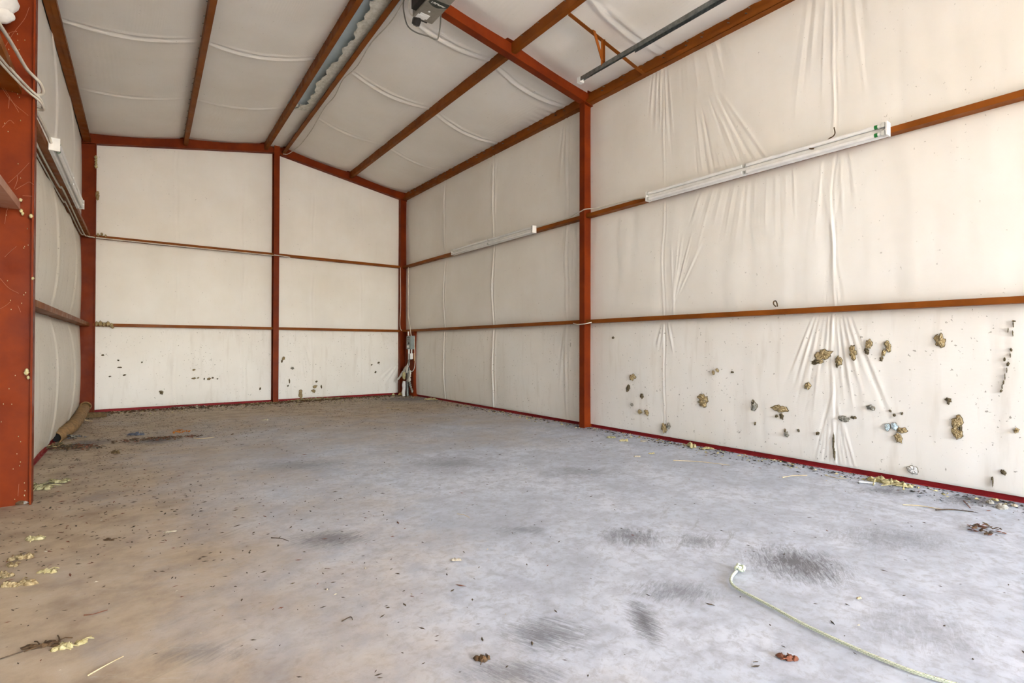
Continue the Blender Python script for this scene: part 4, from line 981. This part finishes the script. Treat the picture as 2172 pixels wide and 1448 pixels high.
tuft(T, 102, 1213, .075, .018, M['fiber_pale'], 'forked cream insulation scrap right of the left edge clumps', IN, 8, 4, 1.6, XA + .4)
tuft(T, 147, 1371, .095, .018, M['fiber_pale'], 'ragged pale yellow insulation flake near the bottom left', IN, 9, 6, 1.5, XA + .5)
tuft('dry_leaf', 360, 1128, .05, .008, M['pale_chip'], 'pale curled leaf lying alone on the slab left of centre', 'leaf', 10, 3, 2.2, XA + .2)
tuft('dry_leaf', 96, 1369, .115, .012, M['leaf'], 'rolled brown leaf beside the pale yellow flake at bottom left', 'leaf', 11, 5, 3.0, XA + .25)
tuft('dry_leaf', 230, 1145, .05, .008, M['leaf'], 'small dark brown leaf on the dirt left of centre', 'leaf', 12, 4, 2.4, XA)
tuft(T, 563, 891, .09, .024, M['pale_chip'], 'white insulation scrap on the slab in front of the end post', IN, 13, 4, 1.5, XA)
litter('insulation_drift', 560, 856, .55, .16, .02, (M['fiber'], M['chip'], M['fiber_moss']), 'low brown insulation drift at the foot of the end post', IN, 14, 130, 0, .03)
litter('insulation_drift', 668, 847, .95, .16, .025, (M['fiber_moss'], M['fiber'], M['fiber_pale']), 'long yellow insulation drift against the end wall right of the post', IN, 15, 260, 0, .032)
litter('debris_heap', 395, 866, 1.0, .14, .035, (M['leaf_red'], M['chip'], M['pale_chip']), 'speckled heap of nutshells along the left half of the end wall', 'debris', 16, 260, 0, .03)
litter('debris_heap', 158, 950, .55, .28, .03, (M['leaf'], M['chip'], M['leaf_red']), 'brown heap of leaves and fibre under the mouth of the drain hose', 'debris', 17, 170, XA, .03)
litter('debris_heap', 120, 949, .26, .22, .04, (M['fiber'], M['leaf'], M['fiber_moss']), 'yellow-brown fibre heap against the left wall below the hose mouth', 'debris', 18, 110, XA, .028)
litter('debris_heap', 152, 928, .34, .14, .03, (M['fiber_grey'], M['chip'], M['rag']), 'grey scraps tucked beside the drain hose', 'debris', 19, 60, XA, .03)
tuft('rag', 288, 922, .17, .03, M['rag'], 'crumpled blue-grey rag on the brown dirt', 'rag', 20, 5, 1.8, XA)
litter('leaf_clump', 384, 917, .20, .14, .03, (M['orange'],), 'bright orange dried leaf clump at the end of the dark litter trail', 'leaf', 21, 40, XA, .03)
litter('leaf_litter', 338, 931, .95, .20, .02, (M['leaf'], M['chip'], M['leaf_red']), 'dark trail of leaf litter leading to the orange clump', 'leaf litter', 22, 230, XA + .45, .026)
tuft('dry_leaf', 245, 961, .09, .030, M['wood'], 'small upright brown leaf on the dirt below the blue-grey rag', 'leaf', 23, 3, 1.4, XA)
tuft(T, 913, 847, .26, .03, M['fiber_pale'], 'pale insulation fluff at the base of the right wall near the corner', IN, 24, 6, 2, XA)
tuft(T, 1466, 946, .17, .045, M['fiber_pale'], 'largest cream insulation clump at the base of the right wall near the middle column', IN, 25, 6, 1.6, .9)
tuft(T, 1500, 952, .13, .022, M['fiber_pale'], 'thin cream insulation tail right of the largest clump', IN, 26, 5, 2.4, XA)
tuft(T, 1408, 925, .14, .026, M['fiber'], 'tan insulation spilled below the torn slit near the middle column', IN, 27, 6, 2, XA)
tuft(T, 1322, 935, .075, .026, M['fiber_pale'], 'cream insulation scrap right of the foot of the middle column', IN, 28, 4, 1.5, XA)
tuft(T, 1297, 928, .085, .022, M['fiber_moss'], 'greenish insulation scrap nearest the foot of the middle column', IN, 29, 4, 1.5, XA)
tuft(T, 1364, 936, .055, .018, M['pale_chip'], 'flat pale scrap between the middle column and the largest clump', IN, 30, 3, 1.8, XA)
tuft(T, 1351, 968, .05, .014, M['pale_chip'], 'small pale scrap on the slab in front of the largest clump', IN, 31, 3, 1.7, XA)
tuft(T, 1382, 962, .045, .012, M['fiber_pale'], 'tiny cream scrap right of the small pale scrap', IN, 32, 3, 1.7, XA)
tuft(T, 1888, 1026, .30, .040, M['fiber_pale'], 'long curly cream insulation clump under the torn wall patches', IN, 33, 9, 2.6, -PI / 2 + .12)
litter('leaf_clump', 2085, 1124, .17, .13, .03, (M['leaf'], M['twig'], M['leaf_red']), 'crumpled brown leaf clump on the slab near the right edge', 'leaf', 34, 60, XA, .02)
tuft('dry_leaf', 1024, 1399, .05, .016, M['leaf'], 'small brown leaf at the bottom centre of the slab', 'leaf', 35, 4, 1.4, XA)
tuft('dry_leaf', 1672, 1396, .05, .014, M['leaf_red'], 'red-brown leaf on the slab below the rope', 'leaf', 36, 4, 1.4, XA)
tuft('dry_leaf', 1822, 1269, .018, .008, M['straw'], 'tiny tan leaf above the rope', 'leaf', 37, 3, 1.6, XA)
tuft('insulation_tuft', 968, 1188, .04, .010, M['pale_chip'], 'small pale speck of insulation in the middle of the slab', IN, 38, 3, 1.6, XA)
def stone(u, v, r_, label, seed, mat='stone'):
    c = on_z(u, v); mb = MB(); mb.blob((c[0], c[1], 0), (r_, r_ * .8, r_ * .7), seed, .25, 10, 7)
    props(mb.build('stone', M[mat], smooth=False), label, 'stone')
stone(2125, 1077, .042, 'pale angular stone by the crimson trim at the right edge', 1)
stone(2100, 1066, .028, 'smaller grey stone left of the pale angular stone', 2)
stone(2152, 1073, .022, 'white pebble right of the pale angular stone', 3, 'pale_chip')
stone(2113, 1061, .020, 'cream pebble touching the crimson trim above the pale stone', 4, 'fiber_pale')
stone(44, 1068, .030, 'dark grey clod at the foot of the near left column', 5, 'leaf')
stone(52, 1067, .022, 'smaller grey clod right of the one at the near left column', 6, 'stone')
mb = MB(); c = on_z(856, 836, .0); mb.blob((c[0] - .12, 10.95 - .18, 0), (.065, .055, .06), 8, .15, 14, 9); props(mb.build('foam_lump', M['foam'], smooth=True), 'round orange-cream foam lump on the slab in the right corner', 'foam')
mb = MB(); mb.blob((4.80, 10.86, 0), (.038, .032, .04), 9, .15, 12, 8); props(mb.build('foam_lump', M['fiber_pale'], smooth=True), 'smaller cream foam lump left of the orange-cream one', 'foam')
def stick(u0, v0, u1, v1, r_, mat, label, name='twig', bow=.02, cat='twig'):
    a, b = on_z(u0, v0, r_), on_z(u1, v1, r_); m_ = (a + b) / 2 + np.array((bow, bow, 0))
    mb = MB(); mb.tube(smooth_path([a, m_, b], 6), [r_ * (1 - .03 * i) for i in range(13)], 6); props(mb.build(name, mat, smooth=True), label, cat)
stick(725, 1317, 748, 1314, .0022, M['twig'], 'short dark bent twig in the middle foreground')
stick(970, 1089, 996, 1097, .0022, M['straw'], 'pale curved straw in the middle of the slab', 'straw', .01, 'straw')
stick(1428, 976, 1548, 986, .004, M['straw'], 'long pale straw in front of the largest insulation clump', 'straw', .03, 'straw')
stick(1660, 1012, 1712, 1008, .004, M['straw'], 'pale straw near the wall under the slit in the lining', 'straw', .02, 'straw')
stick(1752, 1008, 1800, 1014, .003, M['straw'], 'curved pale straw left of the white stick', 'straw', -.04, 'straw')
stick(1915, 1070, 2000, 1080, .004, M['straw'], 'long tan straw near the wall at the right', 'straw', .02, 'straw')
stick(1985, 1081, 2065, 1085, .005, M['twig'], 'brown twig at the end of the long tan straw', 'twig', .02)
stick(2044, 1062, 2058, 1077, .004, M['leaf_red'], 'short red-brown twig near the stones at the right edge', 'twig', .0)
stick(1822, 1021, 1857, 1025, .010, M['white_foam'], 'chalky white stick beside the curly insulation clump', 'white_stick', .0, 'stick')
stick(820, 864, 850, 868, .006, M['straw'], 'pale thin stick on the slab near the right corner', 'straw', .0, 'straw')
stick(412, 929, 455, 927, .005, M['straw'], 'pale bent straw right of the orange leaf clump', 'straw', -.04, 'straw')
stick(186, 1432, 262, 1391, .0026, M['straw'], 'long straw at the bottom left of the slab', 'straw', .01, 'straw')
stick(0, 1397, 90, 1372, .0022, M['twig'], 'thin dark twig running off the left edge', 'twig', .01)
stick(178, 1304, 228, 1293, .0022, M['leaf_red'], 'thin curved twig on the brown dirt at left', 'twig', -.01)
stick(575, 1140, 612, 1147, .0025, M['twig'], 'thin brown twig on the slab left of centre', 'twig', .01)

# crumbs too small and many to count
def chips(name, count, mat, dens, smin, smax, label, cat, seed, flat=.35, long=2.2):
    rnd = random.Random(seed); mb = MB(); k = 0; tries = 0
    while k < count and tries < count * 60:
        tries += 1; x = rnd.uniform(-.62, 5.1); y = rnd.uniform(.2, 10.9)
        if rnd.random() > dens(x, y): continue
        s = rnd.uniform(smin, smax) * rnd.uniform(.5, 1.0); a = rnd.uniform(0, 6.28); L = s * rnd.uniform(1, long); ca, sa = math.cos(a), math.sin(a)
        pts = [(-L, 0, 0), (0, -s * .5, 0), (L, rnd.uniform(-.3, .3) * s, 0), (rnd.uniform(-.3, .3) * L, s * .5, 0), (rnd.uniform(-.3, .3) * L, 0, s * flat)]
        mb.add([(x + p*ca - q*sa, y + p*sa + q*ca, z - .002) for p, q, z in pts], [(0, 1, 4), (1, 2, 4), (2, 3, 4), (3, 0, 4)]); k += 1
    return props(mb.build(name, mat), label, cat, kind='stuff')
def d_dirt(x, y): return min(1.0, .04 + .75 * max(0, (1.6 - x) / 2.2) * min(1, y / 5) + .9 * max(0, (y - 5.5) / 5.5) ** 1.4 + .9 * max(0, (x - 4.5) / .6) ** 2)
chips('dirt_crumbs', 9000, M['chip'], d_dirt, .003, .013, 'dark crumbs of dirt scattered over the slab', 'dirt', 1)
chips('leaf_crumbs', 1500, M['leaf_red'], d_dirt, .004, .014, 'red-brown leaf crumbs scattered over the slab', 'leaf crumbs', 2, .3, 2.6)
chips('pale_crumbs', 700, M['pale_chip'], d_dirt, .003, .013, 'pale crumbs of insulation scattered over the slab', 'crumbs', 3, .5, 1.6)
def d_edge(x, y): return max(0, (x - 4.72) / .45) ** 1.5 if y < 10 else .2
chips('edge_litter', 1500, M['bark'], d_edge, .006, .022, 'dark soil litter along the foot of the right wall', 'litter', 4, .5)
chips('edge_fluff', 500, M['fiber_pale'], d_edge, .008, .026, 'cream fluff crumbs along the foot of the right wall', 'fluff', 5, .7, 1.5)
def d_back(x, y): return max(0, (y - 10.45) / .5) ** 1.2
chips('end_wall_litter', 1200, M['leaf'], d_back, .010, .04, 'brown litter along the foot of the end wall', 'litter', 6, .6)

# ------------------------------------------------------------------ oddments on the steel
mb = MB()
q0 = on_y(6, 8, 4.80); q1 = on_y(14, 28, 4.80)
for i, (c, rr) in enumerate(((on_y(-4, 0, 4.80), .10), (on_y(10, 10, 4.80), .055), (on_y(16, 14, 4.80), .035), (on_y(2, 28, 4.80), .065), (on_y(13, 33, 4.80), .042))):
    mb.blob(tuple(c), (rr, rr * .7, rr), i, .12, 14, 10, flat=False)
props(mb.build('foam_clump', M['white_foam'], smooth=True), 'white lumpy foam stuck high on the near left column', 'foam')
webs = [[(0, 172), (20, 205), (40, 238)], [(10, 100), (30, 68), (52, 40), (62, 15)], [(15, 70), (35, 66), (33, 68)], [(0, 180), (25, 215), (60, 245)], [(33, 402), (50, 392), (62, 386), (72, 392)], [(30, 400), (36, 385), (37, 372)],
        [(30, 425), (20, 438), (14, 448), (10, 475)], [(18, 388), (40, 368), (62, 345)], [(48, 415), (68, 416)], [(20, 205), (18, 230)], [(5, 270), (20, 255), (30, 262)], [(35, 522), (20, 535), (10, 545)],
        [(0, 655), (12, 648), (22, 640)], [(38, 648), (44, 662)], [(40, 1026), (39, 1040), (38, 1052)], [(0, 590), (18, 610), (40, 622)]]
mb = MB()
for w_ in webs: mb.tube(smooth_path([on_y(u, v, 4.897) for u, v in w_], 6), .0009, 4)
props(mb.build('cobweb', M['web']), 'dusty cobweb strands over the near left column', 'cobweb', kind='stuff')
mb = MB(); rnd = random.Random(3)
for i in range(46):
    u, v = rnd.uniform(2, 60), rnd.uniform(40, 1060); c = on_y(u, v, 4.935); mb.blob(tuple(c), (.0025, .002, .004), i, .4, 5, 4, flat=False)
for u, v, s in ((45, 447, .011), (48, 453, .009), (44, 424, .010), (66, 458, .012), (56, 790, .014), (60, 800, .010), (57, 785, .010), (70, 590, .008)):
    c = on_y(u, v, 4.90); mb.blob(tuple(c), (s, s * .6, s * 1.2), int(u), .4, 8, 6, flat=False)
props(mb.build('web_lint', M['fiber_pale'], smooth=True), 'lint and egg sacs stuck to the near left column', 'lint', kind='stuff')
# fibre tufts stuck to the left corner column and the girts
def clump(pts, mat, label, seed, name='insulation_tuft'):
    mb = MB()
    for i, (p, s) in enumerate(pts): mb.blob(tuple(p), (s, s * .8, s * 1.3), seed + i, .5, 8, 6, flat=False)
    props(mb.build(name, mat, smooth=True), label, 'insulation')
clump([(on_y(203.5, v, 10.83), s) for v, s in ((333, .020), (340, .018), (347, .022), (354, .018))], M['fiber_pale'], 'strip of cream insulation stuck high on the left corner column', 1)
clump([(on_y(207, v, 10.84), s) for v, s in ((409, .022), (415, .028), (421, .020))], M['fiber'], 'brown insulation knot on the left corner column above the upper girt', 11)
clump([(on_y(u, v, 10.86), s) for u, v, s in ((205, 686, .025), (213, 686, .028), (221, 688, .026), (229, 687, .030), (236, 689, .024), (239, 693, .018))], M['fiber'], 'tan insulation draped on the left end of the lower end-wall girt', 21)
clump([(on_y(u, v, 10.86), s) for u, v, s in ((208, 498, .018), (216, 497, .018), (224, 500, .014))], M['fiber'], 'tan insulation wisp on the left end of the upper end-wall girt', 31)
cable('curled_vine', [on_x(u, v, XG - .012) for u, v in ((1646, 650), (1641, 645), (1641, 640), (1645, 638), (1648, 643), (1649, 650))], .006, M['leaf'], 'small brown curled vine sitting on the lower girt of the right wall', cat='vine')
cable('dead_leaf', [on_x(u, v, XG - .06) for u, v in ((1708, 316), (1714, 312), (1719, 315), (1726, 315))], .007, M['leaf'], 'brown curled leaf on top of the near tube light', cat='leaf')
cable('dead_leaf', [on_x(u, v, XG - .06) for u, v in ((1755, 298), (1760, 293), (1767, 289), (1771, 282), (1769, 270))], .005, M['leaf'], 'thin brown leaf stem standing on the near tube light', cat='leaf')
